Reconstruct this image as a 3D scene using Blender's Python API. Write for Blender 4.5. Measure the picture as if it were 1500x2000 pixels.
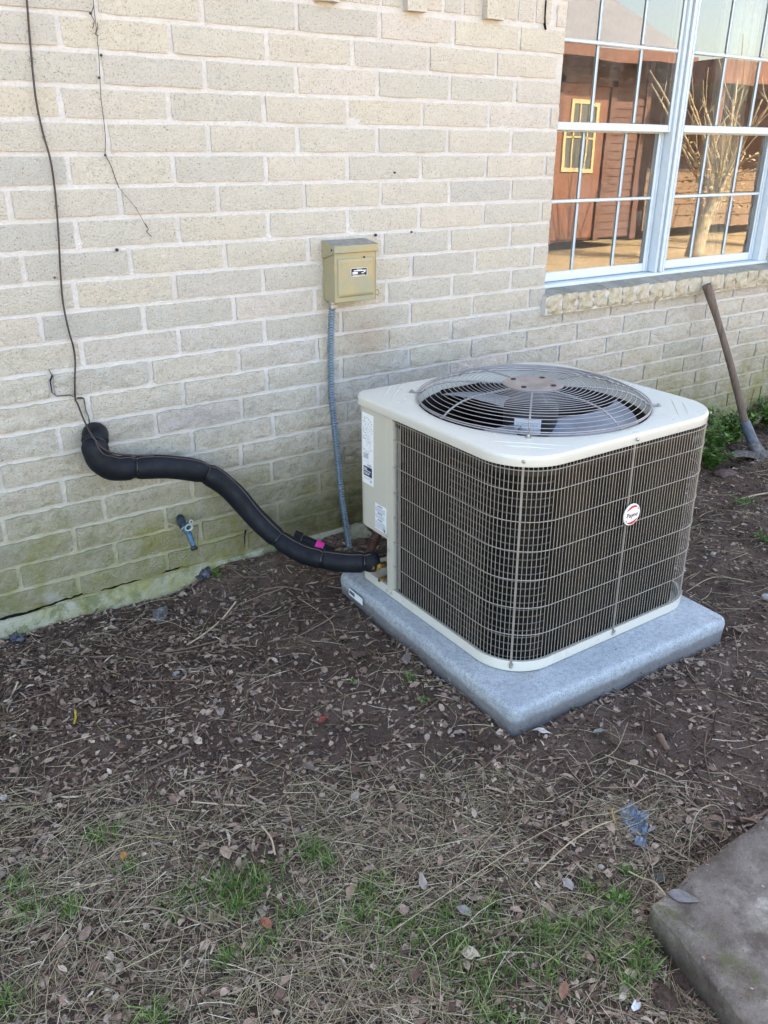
import bpy, math, random
import numpy as np
from mathutils import Vector, Matrix

random.seed(7); rng = np.random.default_rng(7)
scn = bpy.context.scene
col = scn.collection
for o in list(bpy.data.objects): bpy.data.objects.remove(o)

# ------------------------------------------------------------------ camera
F = 1600.55; CAM = Vector((-.8333, -2.5179, 1.4406)); YAW, PITCH, ROLL = .5977, .4175, .0042
cy, sy, cp, sp = math.cos(YAW), math.sin(YAW), math.cos(PITCH), math.sin(PITCH)
fwd = Vector((sy*cp, cy*cp, -sp)); rt = Vector((cy, -sy, 0)); up = rt.cross(fwd)
cr, sr = math.cos(ROLL), math.sin(ROLL)
rt, up = rt*cr + up*sr, up*cr - rt*sr
cd = bpy.data.cameras.new('camera'); cam = bpy.data.objects.new('camera', cd); col.objects.link(cam)
cam.matrix_world = Matrix(((rt.x, up.x, -fwd.x, CAM.x), (rt.y, up.y, -fwd.y, CAM.y), (rt.z, up.z, -fwd.z, CAM.z), (0, 0, 0, 1)))
cd.sensor_fit = 'HORIZONTAL'; cd.sensor_width = 36; cd.lens = 36*F/1500
cd.clip_start = .05; cd.clip_end = 2000
scn.camera = cam

# ------------------------------------------------------------------ light
SUN_EL, SUN_AZ = math.radians(38), math.radians(22)      # azimuth from +Y towards +X
world = bpy.data.worlds.new('World'); scn.world = world; world.use_nodes = True
wn = world.node_tree; wn.nodes.clear()
sky = wn.nodes.new('ShaderNodeTexSky'); sky.sky_type = 'NISHITA'; sky.sun_disc = False
sky.sun_elevation = SUN_EL; sky.sun_rotation = SUN_AZ; sky.air_density = 1.0; sky.dust_density = 2.5; sky.ozone_density = .6
bg = wn.nodes.new('ShaderNodeBackground'); bg.inputs['Strength'].default_value = .15
wo = wn.nodes.new('ShaderNodeOutputWorld')
wn.links.new(sky.outputs[0], bg.inputs[0]); wn.links.new(bg.outputs[0], wo.inputs[0])
sd = bpy.data.lights.new('sun', 'SUN'); sd.energy = 4.0; sd.angle = math.radians(.5); sd.color = (1, .93, .82)
sun = bpy.data.objects.new('sun', sd); col.objects.link(sun)
sdir = Vector((math.sin(SUN_AZ)*math.cos(SUN_EL), math.cos(SUN_AZ)*math.cos(SUN_EL), math.sin(SUN_EL)))
sun.rotation_euler = sdir.to_track_quat('Z', 'Y').to_euler(); sun.location = sdir*30
vs = scn.view_settings
vs.view_transform = 'Standard'; vs.look = 'None'; vs.gamma = 1; vs.use_curve_mapping = False
vs.exposure = 2.85
vs.use_white_balance = True; vs.white_balance_temperature = 7650; vs.white_balance_tint = 10

# ------------------------------------------------------------------ pixel -> place
def ray(px, py):
    return rt*((px-750)/F) + up*(-(py-1000)/F) + fwd
def atY(px, py, y=0.):
    d = ray(px, py); return CAM + d*((y-CAM.y)/d.y)
def atZ(px, py, z=0.):
    d = ray(px, py); return CAM + d*((z-CAM.z)/d.z)
def atX(px, py, x):
    d = ray(px, py); return CAM + d*((x-CAM.x)/d.x)

# ------------------------------------------------------------------ numpy noise
def vnoise(x, y, seed=0):
    x = np.asarray(x, float); y = np.asarray(y, float)
    xi = np.floor(x).astype(np.int64); yi = np.floor(y).astype(np.int64); xf = x-xi; yf = y-yi
    def h(a, b):
        n = (a*374761393 + b*668265263 + seed*982451653) & 0x7fffffff
        n = ((n ^ (n >> 13))*1274126177) & 0x7fffffff
        return ((n ^ (n >> 16)) & 0xffff)/65535.
    u = xf*xf*(3-2*xf); v = yf*yf*(3-2*yf)
    return (h(xi, yi)*(1-u)+h(xi+1, yi)*u)*(1-v) + (h(xi, yi+1)*(1-u)+h(xi+1, yi+1)*u)*v
def fbm(x, y, s, oct=4, seed=0):
    r = 0; a = 1; t = 0
    for i in range(oct):
        r = r + a*(vnoise(np.asarray(x)*s*2**i+17.3*i, np.asarray(y)*s*2**i-9.1*i, seed+i)-.5); t += a; a *= .5
    return r/t*2
def sstep(a, b, x):
    t = np.clip((x-a)/(b-a), 0, 1); return t*t*(3-2*t)

# ------------------------------------------------------------------ materials
def N(nt, t, **k):
    n = nt.nodes.new(t)
    for a, v in k.items():
        if a.startswith('i_'):
            key = a[2:]; key = int(key) if key.isdigit() else key.replace('_', ' ')
            n.inputs[key].default_value = v
        else: setattr(n, a, v)
    return n
def newmat(name):
    m = bpy.data.materials.new(name); m.use_nodes = True; nt = m.node_tree
    b = nt.nodes['Principled BSDF']; return m, nt, b
def ramp(nt, fac, stops, interp='LINEAR'):
    r = nt.nodes.new('ShaderNodeValToRGB'); r.color_ramp.interpolation = interp
    e = r.color_ramp.elements
    while len(e) < len(stops): e.new(.5)
    for i, (p, c) in enumerate(stops):
        e[i].position = p; e[i].color = (c[0], c[1], c[2], 1) if hasattr(c, '__len__') else (c, c, c, 1)
    nt.links.new(fac, r.inputs[0]); return r.outputs[0]
def mix(nt, fac, a, b, mode='MIX'):
    m = nt.nodes.new('ShaderNodeMix'); m.data_type = 'RGBA'; m.blend_type = mode
    for s, v in ((0, fac), (6, a), (7, b)):
        if isinstance(v, (int, float)): m.inputs[s].default_value = v
        elif isinstance(v, tuple): m.inputs[s].default_value = (*v, 1)
        else: nt.links.new(v, m.inputs[s])
    return m.outputs[2]
def mth(nt, op, a, b=None, c=None, clamp=False):
    m = nt.nodes.new('ShaderNodeMath'); m.operation = op; m.use_clamp = clamp
    for i, v in enumerate((a, b, c)):
        if v is None: continue
        if isinstance(v, (int, float)): m.inputs[i].default_value = v
        else: nt.links.new(v, m.inputs[i])
    return m.outputs[0]
def pos(nt): return nt.nodes.new('ShaderNodeNewGeometry').outputs['Position']
def objc(nt): return nt.nodes.new('ShaderNodeTexCoord').outputs['Object']
def noi(nt, vec, scale, detail=4, rough=.55, out=0, dist=0):
    n = N(nt, 'ShaderNodeTexNoise'); n.inputs['Scale'].default_value = scale; n.inputs['Detail'].default_value = detail
    n.inputs['Roughness'].default_value = rough; n.inputs['Distortion'].default_value = dist
    nt.links.new(vec, n.inputs['Vector']); return n.outputs[out]
def mapv(nt, vec, sc=(1, 1, 1), loc=(0, 0, 0)):
    m = nt.nodes.new('ShaderNodeMapping'); m.inputs['Scale'].default_value = sc; m.inputs['Location'].default_value = loc
    nt.links.new(vec, m.inputs['Vector']); return m.outputs[0]
def bump(nt, b, h, strength=.5, dist=.01):
    n = nt.nodes.new('ShaderNodeBump'); n.inputs['Strength'].default_value = strength; n.inputs['Distance'].default_value = dist
    nt.links.new(h, n.inputs['Height']); nt.links.new(n.outputs[0], b.inputs['Normal'])
def plain(name, c, rough=.6, metal=0, var=.12, scale=30, bmp=0, bs=80, coat=0, spec=.5):
    m, nt, b = newmat(name); p = objc(nt)
    n = noi(nt, p, scale, 5)
    lo = tuple(x*(1-var) for x in c); hi = tuple(min(1, x*(1+var)) for x in c)
    nt.links.new(ramp(nt, n, [(.3, lo), (.7, hi)]), b.inputs['Base Color'])
    b.inputs['Roughness'].default_value = rough; b.inputs['Metallic'].default_value = metal
    b.inputs['Specular IOR Level'].default_value = spec
    b.inputs['Coat Weight'].default_value = coat; b.inputs['Coat Roughness'].default_value = .15
    if bmp: bump(nt, b, noi(nt, p, bs, 5), bmp, .004)
    return m

def stained(nt, colr):
    """algae, damp and rust on the foot of the wall, by place on the wall"""
    P = pos(nt); sx = N(nt, 'ShaderNodeSeparateXYZ'); nt.links.new(P, sx.inputs[0]); X, Z = sx.outputs[0], sx.outputs[2]
    n1 = noi(nt, P, 3.2, 5, .6); n2 = noi(nt, P, 16, 5, .65); n3 = noi(nt, P, 60, 4, .7)
    # general damp darkening / yellowing of the low courses
    zz = mth(nt, 'ADD', Z, mth(nt, 'MULTIPLY', mth(nt, 'SUBTRACT', n1, .5), -.55))
    low = mth(nt, 'SUBTRACT', 1, mth(nt, 'DIVIDE', mth(nt, 'SUBTRACT', zz, .12), .50), clamp=True)
    c = mix(nt, mth(nt, 'MULTIPLY', low, .75), colr, (.27, .245, .13))
    # green
    g = mth(nt, 'SUBTRACT', 1, mth(nt, 'DIVIDE', mth(nt, 'SUBTRACT', zz, .06), .38), clamp=True)
    gm = mth(nt, 'MULTIPLY', g, ramp(nt, n2, [(.36, 0), (.62, 1)]))
    c = mix(nt, mth(nt, 'MULTIPLY', gm, .72), c, (.185, .20, .05))
    wb = mth(nt, 'MULTIPLY', ramp(nt, noi(nt, P, 6.5, 6, .7), [(.54, 0), (.66, .6)]), low)
    c = mix(nt, wb, c, (.50, .48, .43))
    c = mix(nt, mth(nt, 'MULTIPLY', ramp(nt, noi(nt, mapv(nt, P, loc=(3.1, 0, 7.7)), 5.0, 6, .7), [(.50, 0), (.62, .8)]), low), c, (.27, .25, .06))
    # darker olive damp around the conduit and behind the unit
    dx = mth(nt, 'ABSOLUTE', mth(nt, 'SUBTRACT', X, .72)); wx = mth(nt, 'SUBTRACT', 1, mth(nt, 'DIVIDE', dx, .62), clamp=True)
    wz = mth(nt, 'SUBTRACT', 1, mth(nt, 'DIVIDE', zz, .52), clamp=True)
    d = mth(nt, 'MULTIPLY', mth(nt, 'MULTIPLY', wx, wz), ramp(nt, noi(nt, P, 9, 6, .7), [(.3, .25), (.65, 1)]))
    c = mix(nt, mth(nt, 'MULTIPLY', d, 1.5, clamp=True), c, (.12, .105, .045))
    # rust wash under the switch box
    rx = mth(nt, 'SUBTRACT', 1, mth(nt, 'DIVIDE', mth(nt, 'ABSOLUTE', mth(nt, 'SUBTRACT', X, .80)), .17), clamp=True)
    rz = mth(nt, 'MULTIPLY', mth(nt, 'SUBTRACT', 1, mth(nt, 'DIVIDE', mth(nt, 'ABSOLUTE', mth(nt, 'SUBTRACT', Z, .80)), .15), clamp=True), n1)
    c = mix(nt, mth(nt, 'MULTIPLY', mth(nt, 'MULTIPLY', rx, rz), .8), c, (.34, .19, .10))
    # soot-grey smear patch right of the pipe hole
    s1 = mth(nt, 'SUBTRACT', 1, mth(nt, 'DIVIDE', mth(nt, 'ABSOLUTE', mth(nt, 'SUBTRACT', X, .12)), .45), clamp=True)
    s2 = mth(nt, 'SUBTRACT', 1, mth(nt, 'DIVIDE', mth(nt, 'ABSOLUTE', mth(nt, 'SUBTRACT', Z, .62)), .12), clamp=True)
    c = mix(nt, mth(nt, 'MULTIPLY', mth(nt, 'MULTIPLY', s1, s2), mth(nt, 'MULTIPLY', n2, 1.1)), c, (.36, .34, .345))
    return c, n3

MORTAR = (.57, .545, .53)
def brick_mat(name, L, H, edge=.012, island=False, rough_z=True):
    m, nt, b = newmat(name)
    P = pos(nt); oi = nt.nodes.new('ShaderNodeObjectInfo')
    rnd = nt.nodes.new('ShaderNodeNewGeometry').outputs['Random Per Island'] if island else oi.outputs['Random']
    base = ramp(nt, rnd, [(0, (.66, .595, .50)), (.2, (.66, .61, .53)), (.38, (.58, .555, .51)), (.52, (.69, .62, .54)), (.68, (.53, .515, .485)), (.84, (.69, .62, .575)), (1, (.63, .58, .50))])
    blotch = noi(nt, P, 12, 5, .6)
    base = mix(nt, ramp(nt, blotch, [(.35, 0), (.7, .55)]), base, (.56, .53, .465))
    fine = noi(nt, P, 190, 3, .7)
    base = mix(nt, ramp(nt, noi(nt, P, 75, 5, .75), [(.34, .35), (.50, 0)]), base, (.46, .41, .33))
    base = mix(nt, ramp(nt, fine, [(.30, .8), (.44, 0)]), base, (.16, .135, .10))
    base = mix(nt, ramp(nt, noi(nt, P, 300, 2, .6), [(.6, 0), (.74, .5)]), base, (.72, .69, .62))
    sq = N(nt, 'ShaderNodeSeparateXYZ'); nt.links.new(P, sq.inputs[0]); rq = mth(nt, 'SUBTRACT', 1.2, sq.outputs[2], clamp=True)
    base = mix(nt, mth(nt, 'MULTIPLY', ramp(nt, noi(nt, P, 44, 8, .75), [(.36, .75), (.50, 0)]), rq), base, (.30, .255, .175))  # pit shading of the rough low bricks put into the colour
    base = mix(nt, mth(nt, 'MULTIPLY', ramp(nt, noi(nt, P, 110, 4, .75), [(.58, 0), (.70, .6)]), rq), base, (.74, .70, .62))
    # mortar smeared over the arrises
    g = nt.nodes.new('ShaderNodeTexCoord').outputs['Generated']; s = N(nt, 'ShaderNodeSeparateXYZ'); nt.links.new(g, s.inputs[0])
    ux = mth(nt, 'MULTIPLY', mth(nt, 'MINIMUM', s.outputs[0], mth(nt, 'SUBTRACT', 1, s.outputs[0])), L)
    uz = mth(nt, 'MULTIPLY', mth(nt, 'MINIMUM', s.outputs[2], mth(nt, 'SUBTRACT', 1, s.outputs[2])), H)
    dmin = mth(nt, 'MINIMUM', ux, uz)
    dn = mth(nt, 'ADD', dmin, mth(nt, 'MULTIPLY', mth(nt, 'SUBTRACT', noi(nt, P, 70, 7, .8), .5), edge*.85))
    if not island:
        sm = ramp(nt, mth(nt, 'DIVIDE', dn, edge), [(.0, 1), (.27, 0)])
        base = mix(nt, mth(nt, 'MULTIPLY', sm, .9), base, MORTAR)
    c, n3 = stained(nt, base)
    nt.links.new(c, b.inputs['Base Color']); b.inputs['Roughness'].default_value = .93
    b.inputs['Specular IOR Level'].default_value = .2
    # split face: rougher low on the wall
    sz = N(nt, 'ShaderNodeSeparateXYZ'); nt.links.new(P, sz.inputs[0])
    rg = mth(nt, 'SUBTRACT', 1.15, mth(nt, 'MULTIPLY', sz.outputs[2], .55), clamp=True)
    h = mth(nt, 'ADD', mth(nt, 'MULTIPLY', mth(nt, 'MULTIPLY', noi(nt, P, 42, 8, .72), rg), 1.0), mth(nt, 'MULTIPLY', noi(nt, P, 170, 5, .7), .35))
    bump(nt, b, h, 1.0, .022)
    return m
M_brick = brick_mat('brick_face', .285, .068, edge=.0065)
M_brick_up = brick_mat('soldier_face', .069, .285, edge=.006)
M_brick_many = brick_mat('brick_many', .285, .068, island=True)

def mortar_mat(moss=False):
    m, nt, b = newmat('mortar'); P = pos(nt)
    base = ramp(nt, noi(nt, P, 24, 6, .65), [(.3, (.53, .50, .485)), (.7, (.61, .585, .575))])
    base = mix(nt, ramp(nt, noi(nt, P, 140, 3, .7), [(.30, .6), (.44, 0)]), base, (.30, .27, .24))
    base = mix(nt, ramp(nt, noi(nt, P, 8, 6, .7), [(.45, 0), (.75, .6)]), base, (.52, .485, .43))
    c, _ = stained(nt, base)
    if moss: c = mix(nt, .25, mix(nt, ramp(nt, noi(nt, P, 9, 8, .8), [(.48, 0), (.58, .75)]), mix(nt, ramp(nt, noi(nt, P, 5, 6, .7), [(.40, 0), (.55, .7)]), c, (.40, .40, .35)), (.11, .13, .045)), (.60, .58, .50), 'MULTIPLY')
    nt.links.new(c, b.inputs['Base Color']); b.inputs['Roughness'].default_value = .95
    bump(nt, b, mth(nt, 'ADD', noi(nt, P, 50, 7, .7), mth(nt, 'MULTIPLY', noi(nt, P, 220, 3), .3)), .7, .008)
    return m
M_mortar = mortar_mat()
def concrete_mat(name, lo, hi, moss=False, scale=5):
    m, nt, b = newmat(name); P = pos(nt)
    base = ramp(nt, noi(nt, P, scale, 7, .65), [(.32, lo), (.68, hi)])
    base = mix(nt, ramp(nt, noi(nt, P, 160, 3, .7), [(.25, .6), (.4, 0)]), base, tuple(x*.45 for x in lo))
    base = mix(nt, ramp(nt, noi(nt, P, 240, 2, .6), [(.62, 0), (.72, .6)]), base, (.6, .58, .55))
    if moss:
        base = mix(nt, ramp(nt, noi(nt, P, 15, 6, .7), [(.40, 0), (.58, .85)]), base, (.11, .15, .045))
    nt.links.new(base, b.inputs['Base Color']); b.inputs['Roughness'].default_value = .9
    bump(nt, b, mth(nt, 'ADD', noi(nt, P, 60, 8, .7), mth(nt, 'MULTIPLY', noi(nt, P, 15, 3), .6)), .6, .008)
    return m
M_found = mortar_mat(True); M_found.name = 'foundation_render'
M_alu = None
def paint_mat(name, c, rough=.35, dirt=(.3, .28, .22), amt=.25, scale=8, metal=0, coat=0):
    m, nt, b = newmat(name); P = pos(nt)
    base = mix(nt, ramp(nt, noi(nt, P, scale, 7, .7), [(.5, 0), (.8, amt)]), c, dirt)
    nt.links.new(base, b.inputs['Base Color'])
    nt.links.new(ramp(nt, noi(nt, P, scale*2, 5), [(.3, rough*.8), (.7, rough*1.25)]), b.inputs['Roughness'])
    b.inputs['Metallic'].default_value = metal; b.inputs['Coat Weight'].default_value = coat
    b.inputs['Coat Roughness'].default_value = .08
    bump(nt, b, noi(nt, P, 6, 2), .05, .01)
    return m
M_frame = paint_mat('window_aluminium', (.55, .63, .70), .35, (.38, .38, .34), .35, 25)
M_cream = paint_mat('cream_paint', (.56, .545, .49), .30, (.50, .48, .42), .12, 3, coat=.3)
M_cream_d = paint_mat('cream_panel_paint', (.50, .48, .415), .42, (.42, .39, .31), .2, 10)
M_wire = plain('guard_wire_paint', (.34, .305, .27), .38, .2, .15, 40)
M_upright = plain('guard_upright_paint', (.27, .24, .21), .4, .2, .15, 40)
M_cage = plain('fan_guard_paint', (.33, .31, .32), .32, .35, .12, 40)
M_hub = plain('hub_plate_paint', (.30, .25, .235), .35, .3, .2, 25)
M_black = plain('black_enamel_and_shade', (.012, .012, .014), .45)
M_motor = plain('motor_shell', (.02, .02, .024), .5)
M_blade = plain('fan_blade_aluminium', (.27, .31, .37), .35, .3, .2, 12)
M_screw = plain('screw_zinc', (.42, .40, .37), .35, .9, .1, 60)
M_white = plain('label_white', (.78, .80, .82), .4, 0, .03)
M_ink = plain('label_ink', (.12, .13, .17), .5, 0, .05)
M_inkl = plain('label_faint_ink', (.42, .46, .52), .5, 0, .05)
M_navy = plain('label_navy', (.02, .03, .08), .4)
M_red = plain('badge_red', (.50, .055, .05), .35)
M_dred = plain('badge_lettering', (.22, .045, .06), .35)
M_badge = plain('badge_white', (.80, .80, .80), .25, 0, .02)
M_foam = None
def foam():
    m, nt, b = newmat('black_foam_rubber'); P = objc(nt)
    nt.links.new(ramp(nt, noi(nt, P, 22, 6, .65), [(.3, (.0045, .0055, .009)), (.62, (.008, .010, .015)), (.85, (.018, .02, .026))]), b.inputs['Base Color'])
    nt.links.new(ramp(nt, noi(nt, P, 35, 4), [(.3, .45), (.7, .7)]), b.inputs['Roughness'])
    bump(nt, b, noi(nt, P, 120, 5, .6), .25, .003); return m
M_foam = foam(); M_foam.node_tree.nodes['Principled BSDF'].inputs['Specular IOR Level'].default_value = .22
M_tie = plain('cable_tie_black', (.008, .008, .01), .3)
M_conduit = plain('liquidtight_grey', (.135, .185, .235), .35, .3, .2, 60)
M_rust = plain('rusty_metal', (.14, .07, .045), .8, .3, .5, 60, .4)
M_galv = plain('galvanised', (.30, .31, .31), .4, .7, .25, 60)
M_pink = plain('pink_tape', (.85, .02, .32), .5)
M_brass = plain('brass', (.55, .33, .09), .3, .9, .2, 80)
M_cable = plain('brown_cable', (.035, .022, .022), .5)
M_string = plain('dry_tendril', (.13, .12, .11), .8)
M_dark = plain('void_dark', (.010, .009, .008), .9, spec=.1)
def box_mat():
    m, nt, b = newmat('weathered_olive_enamel'); P = pos(nt)
    a = ramp(nt, noi(nt, P, 7, 5, .6), [(.32, (.27, .275, .20)), (.5, (.34, .29, .17)), (.66, (.43, .31, .165))])
    a = mix(nt, ramp(nt, noi(nt, P, 26, 6, .75), [(.58, 0), (.75, .6)]), a, (.22, .15, .08))
    a = mix(nt, ramp(nt, noi(nt, P, 120, 3, .7), [(.27, .6), (.36, 0)]), a, (.12, .09, .05))
    nt.links.new(a, b.inputs['Base Color']); b.inputs['Roughness'].default_value = .5
    bump(nt, b, noi(nt, P, 30, 4), .12, .004); return m
M_box = box_mat()
M_boxtop = plain('box_lid_galvanised', (.25, .25, .24), .45, .3, .3, 40)
def wood(name, lo, hi, sc=(1, 1, .08), s=60, rough=.75, b_=.5):
    m, nt, b = newmat(name); P = mapv(nt, objc(nt), sc)
    n = noi(nt, P, s, 6, .7)
    nt.links.new(ramp(nt, n, [(.3, lo), (.7, hi)]), b.inputs['Base Color']); b.inputs['Roughness'].default_value = rough
    bump(nt, b, n, b_, .003); return m
M_handle = wood('weathered_ash_handle', (.075, .05, .04), (.20, .145, .12))
def muddy():
    m, nt, b = newmat('muddy_iron'); P = objc(nt); n = noi(nt, P, 40, 6, .7)
    nt.links.new(ramp(nt, n, [(.35, (.05, .038, .03)), (.5, (.13, .12, .12)), (.7, (.22, .22, .24))]), b.inputs['Base Color'])
    b.inputs['Roughness'].default_value = .7; b.inputs['Metallic'].default_value = .35; bump(nt, b, n, .8, .006); return m
M_iron = muddy()
M_collar = plain('blue_grey_collar', (.085, .11, .15), .5, .1, .4, 40, .3)

def pad_mat():
    m, nt, b = newmat('pad_composite'); P = pos(nt)
    base = ramp(nt, noi(nt, P, 6, 6, .6), [(.3, (.33, .365, .405)), (.7, (.45, .49, .53))])
    base = mix(nt, ramp(nt, noi(nt, P, 70, 5, .75), [(.38, .6), (.54, 0)]), base, (.22, .25, .285))
    base = mix(nt, ramp(nt, noi(nt, P, 230, 3, .75), [(.32, .9), (.48, 0)]), base, (.12, .135, .155))
    base = mix(nt, ramp(nt, noi(nt, P, 200, 3, .75), [(.60, 0), (.72, .8)]), base, (.62, .66, .70))
    base = mix(nt, ramp(nt, noi(nt, P, 5.5, 7, .75), [(.60, 0), (.70, .55)]), base, (.16, .135, .115))
    sz = N(nt, 'ShaderNodeSeparateXYZ'); nt.links.new(P, sz.inputs[0]); lo_ = mth(nt, 'SUBTRACT', 1, mth(nt, 'DIVIDE', mth(nt, 'ADD', sz.outputs[2], mth(nt, 'MULTIPLY', noi(nt, P, 18, 6, .75), -.03)), .016), clamp=True)
    base = mix(nt, mth(nt, 'MULTIPLY', lo_, .6), base, (.10, .068, .052))
    nt.links.new(base, b.inputs['Base Color']); b.inputs['Roughness'].default_value = .7
    bump(nt, b, mth(nt, 'ADD', noi(nt, P, 210, 5, .75), mth(nt, 'MULTIPLY', noi(nt, P, 30, 3), .5)), .55, .005); return m
M_pad = pad_mat()

def coil_mat():
    m, nt, b = newmat('condenser_fins')
    tc = nt.nodes.new('ShaderNodeTexCoord'); uv = tc.outputs['UV']; s = N(nt, 'ShaderNodeSeparateXYZ'); nt.links.new(uv, s.inputs[0])
    U, V = s.outputs[0], s.outputs[1]
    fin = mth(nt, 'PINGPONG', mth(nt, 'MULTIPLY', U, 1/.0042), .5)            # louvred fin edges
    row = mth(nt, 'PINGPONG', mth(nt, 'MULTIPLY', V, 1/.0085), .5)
    bend = noi(nt, mapv(nt, uv, (1.6, .25, 1)), 3.0, 4, .6)  # fin sheen painted as light and dark upright bands
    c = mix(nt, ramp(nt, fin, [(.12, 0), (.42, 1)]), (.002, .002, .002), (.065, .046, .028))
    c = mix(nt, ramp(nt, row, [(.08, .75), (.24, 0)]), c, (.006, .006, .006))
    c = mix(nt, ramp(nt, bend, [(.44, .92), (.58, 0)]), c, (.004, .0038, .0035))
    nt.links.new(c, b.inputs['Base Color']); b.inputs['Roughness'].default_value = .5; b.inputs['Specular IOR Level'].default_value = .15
    b.inputs['Metallic'].default_value = .0
    bump(nt, b, mth(nt, 'ADD', fin, mth(nt, 'MULTIPLY', row, .6)), .5, .003); return m
M_coil = coil_mat()
M_tube = plain('coil_tube', (.10, .10, .105), .35, .5)

def glass_mat():
    m, nt, b = newmat('boosted_window_glass'); nt.nodes.remove(b)
    out = nt.nodes['Material Output']
    tr = N(nt, 'ShaderNodeBsdfTransparent'); tr.inputs[0].default_value = (.80, .84, .82, 1)
    gl = N(nt, 'ShaderNodeBsdfGlossy'); gl.inputs['Roughness'].default_value = 0.0; gl.inputs[0].default_value = (.98, .98, .98, 1)
    fr = N(nt, 'ShaderNodeFresnel'); fr.inputs[0].default_value = 1.52
    f = mth(nt, 'ADD', mth(nt, 'MULTIPLY', fr.outputs[0], 1.9), .09, clamp=True)  # reflection strengthened beyond plain glass to brighten the mirrored yard
    P = pos(nt)
    bp = N(nt, 'ShaderNodeBump'); bp.inputs['Strength'].default_value = .02; bp.inputs['Distance'].default_value = .02
    nt.links.new(noi(nt, P, 2.2, 2), bp.inputs['Height']); nt.links.new(bp.outputs[0], gl.inputs['Normal'])
    mx = N(nt, 'ShaderNodeMixShader'); nt.links.new(f, mx.inputs[0]); nt.links.new(tr.outputs[0], mx.inputs[1]); nt.links.new(gl.outputs[0], mx.inputs[2])
    df = N(nt, 'ShaderNodeBsdfDiffuse'); df.inputs[0].default_value = (.5, .48, .45, 1)
    m2 = N(nt, 'ShaderNodeMixShader'); nt.links.new(ramp(nt, noi(nt, P, 7, 8, .75), [(.40, .03), (.8, .20)]), m2.inputs[0])  # dust film that also lays a painted haze over the reflection
    nt.links.new(mx.outputs[0], m2.inputs[1]); nt.links.new(df.outputs[0], m2.inputs[2])
    nt.links.new(m2.outputs[0], out.inputs[0]); return m
M_glass = glass_mat()

def soil_mat():
    m, nt, b = newmat('soil'); P = pos(nt)
    a = ramp(nt, noi(nt, P, 5, 7, .65), [(.3, (.058, .036, .027)), (.52, (.112, .071, .054)), (.72, (.19, .128, .102))])
    a = mix(nt, ramp(nt, noi(nt, P, 90, 5, .75), [(.5, 0), (.72, .7)]), a, (.20, .148, .122))
    a = mix(nt, ramp(nt, noi(nt, P, 170, 3, .75), [(.28, .8), (.42, 0)]), a, (.020, .013, .010))
    sx = N(nt, 'ShaderNodeSeparateXYZ'); nt.links.new(P, sx.inputs[0])
    # sandy yard with dry grass away from the house, paled to read as sunlit
    far = mth(nt, 'DIVIDE', mth(nt, 'SUBTRACT', mth(nt, 'MULTIPLY', sx.outputs[1], -1), 3.4), 1.2, clamp=True)
    fx = mth(nt, 'DIVIDE', mth(nt, 'SUBTRACT', sx.outputs[0], 4.5), 1.5, clamp=True)
    far = mth(nt, 'MAXIMUM', far, fx)
    yard = ramp(nt, noi(nt, P, 1.3, 7, .7), [(.32, (.22, .20, .09)), (.42, (.46, .35, .20)), (.7, (.58, .45, .28))])
    a = mix(nt, far, a, yard)
    nt.links.new(a, b.inputs['Base Color']); b.inputs['Roughness'].default_value = .92; b.inputs['Specular IOR Level'].default_value = .3
    bump(nt, b, mth(nt, 'ADD', noi(nt, P, 45, 8, .75), mth(nt, 'MULTIPLY', noi(nt, P, 180, 4, .7), .4)), 1.0, .014); return m
M_soil = soil_mat()
def island_mat(name, stops, rough=.8, nscale=90, spec=.3, trans=0):
    m, nt, b = newmat(name); g = nt.nodes.new('ShaderNodeNewGeometry')
    a = ramp(nt, g.outputs['Random Per Island'], stops)
    n = noi(nt, g.outputs['Position'], nscale, 4, .7)
    a = mix(nt, ramp(nt, n, [(.35, .55), (.6, 0)]), a, (.35, .33, .30), 'MULTIPLY')
    nt.links.new(a, b.inputs['Base Color']); b.inputs['Roughness'].default_value = rough; b.inputs['Specular IOR Level'].default_value = spec
    bump(nt, b, n, .4, .002)
    return m
M_leaf = island_mat('dead_leaves', [(0, (.075, .043, .030)), (.3, (.16, .100, .073)), (.55, (.26, .176, .132)), (.75, (.38, .275, .215)), (.9, (.23, .18, .15)), (1, (.54, .43, .34))])
M_straw = island_mat('dry_straw', [(0, (.18, .13, .08)), (.35, (.36, .28, .185)), (.7, (.53, .43, .31)), (.9, (.25, .24, .10)), (1, (.75, .65, .52))], .6)
M_twig = island_mat('twigs', [(0, (.045, .026, .020)), (.5, (.10, .06, .045)), (.85, (.17, .11, .085)), (1, (.30, .22, .165))])
M_grass = island_mat('green_grass', [(0, (.035, .075, .016)), (.4, (.075, .15, .03)), (.75, (.13, .24, .05)), (1, (.28, .32, .11))], .5)
M_weed = island_mat('weed_leaves', [(0, (.035, .075, .016)), (.5, (.07, .15, .03)), (1, (.15, .27, .055))], .5)
M_chip = island_mat('pale_chips', [(0, (.40, .33, .25)), (.6, (.60, .54, .45)), (1, (.72, .68, .62))])
M_pebble = island_mat('soil_crumbs', [(0, (.04, .025, .019)), (.6, (.10, .066, .052)), (.93, (.18, .13, .105)), (1, (.44, .40, .35))])

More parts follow.
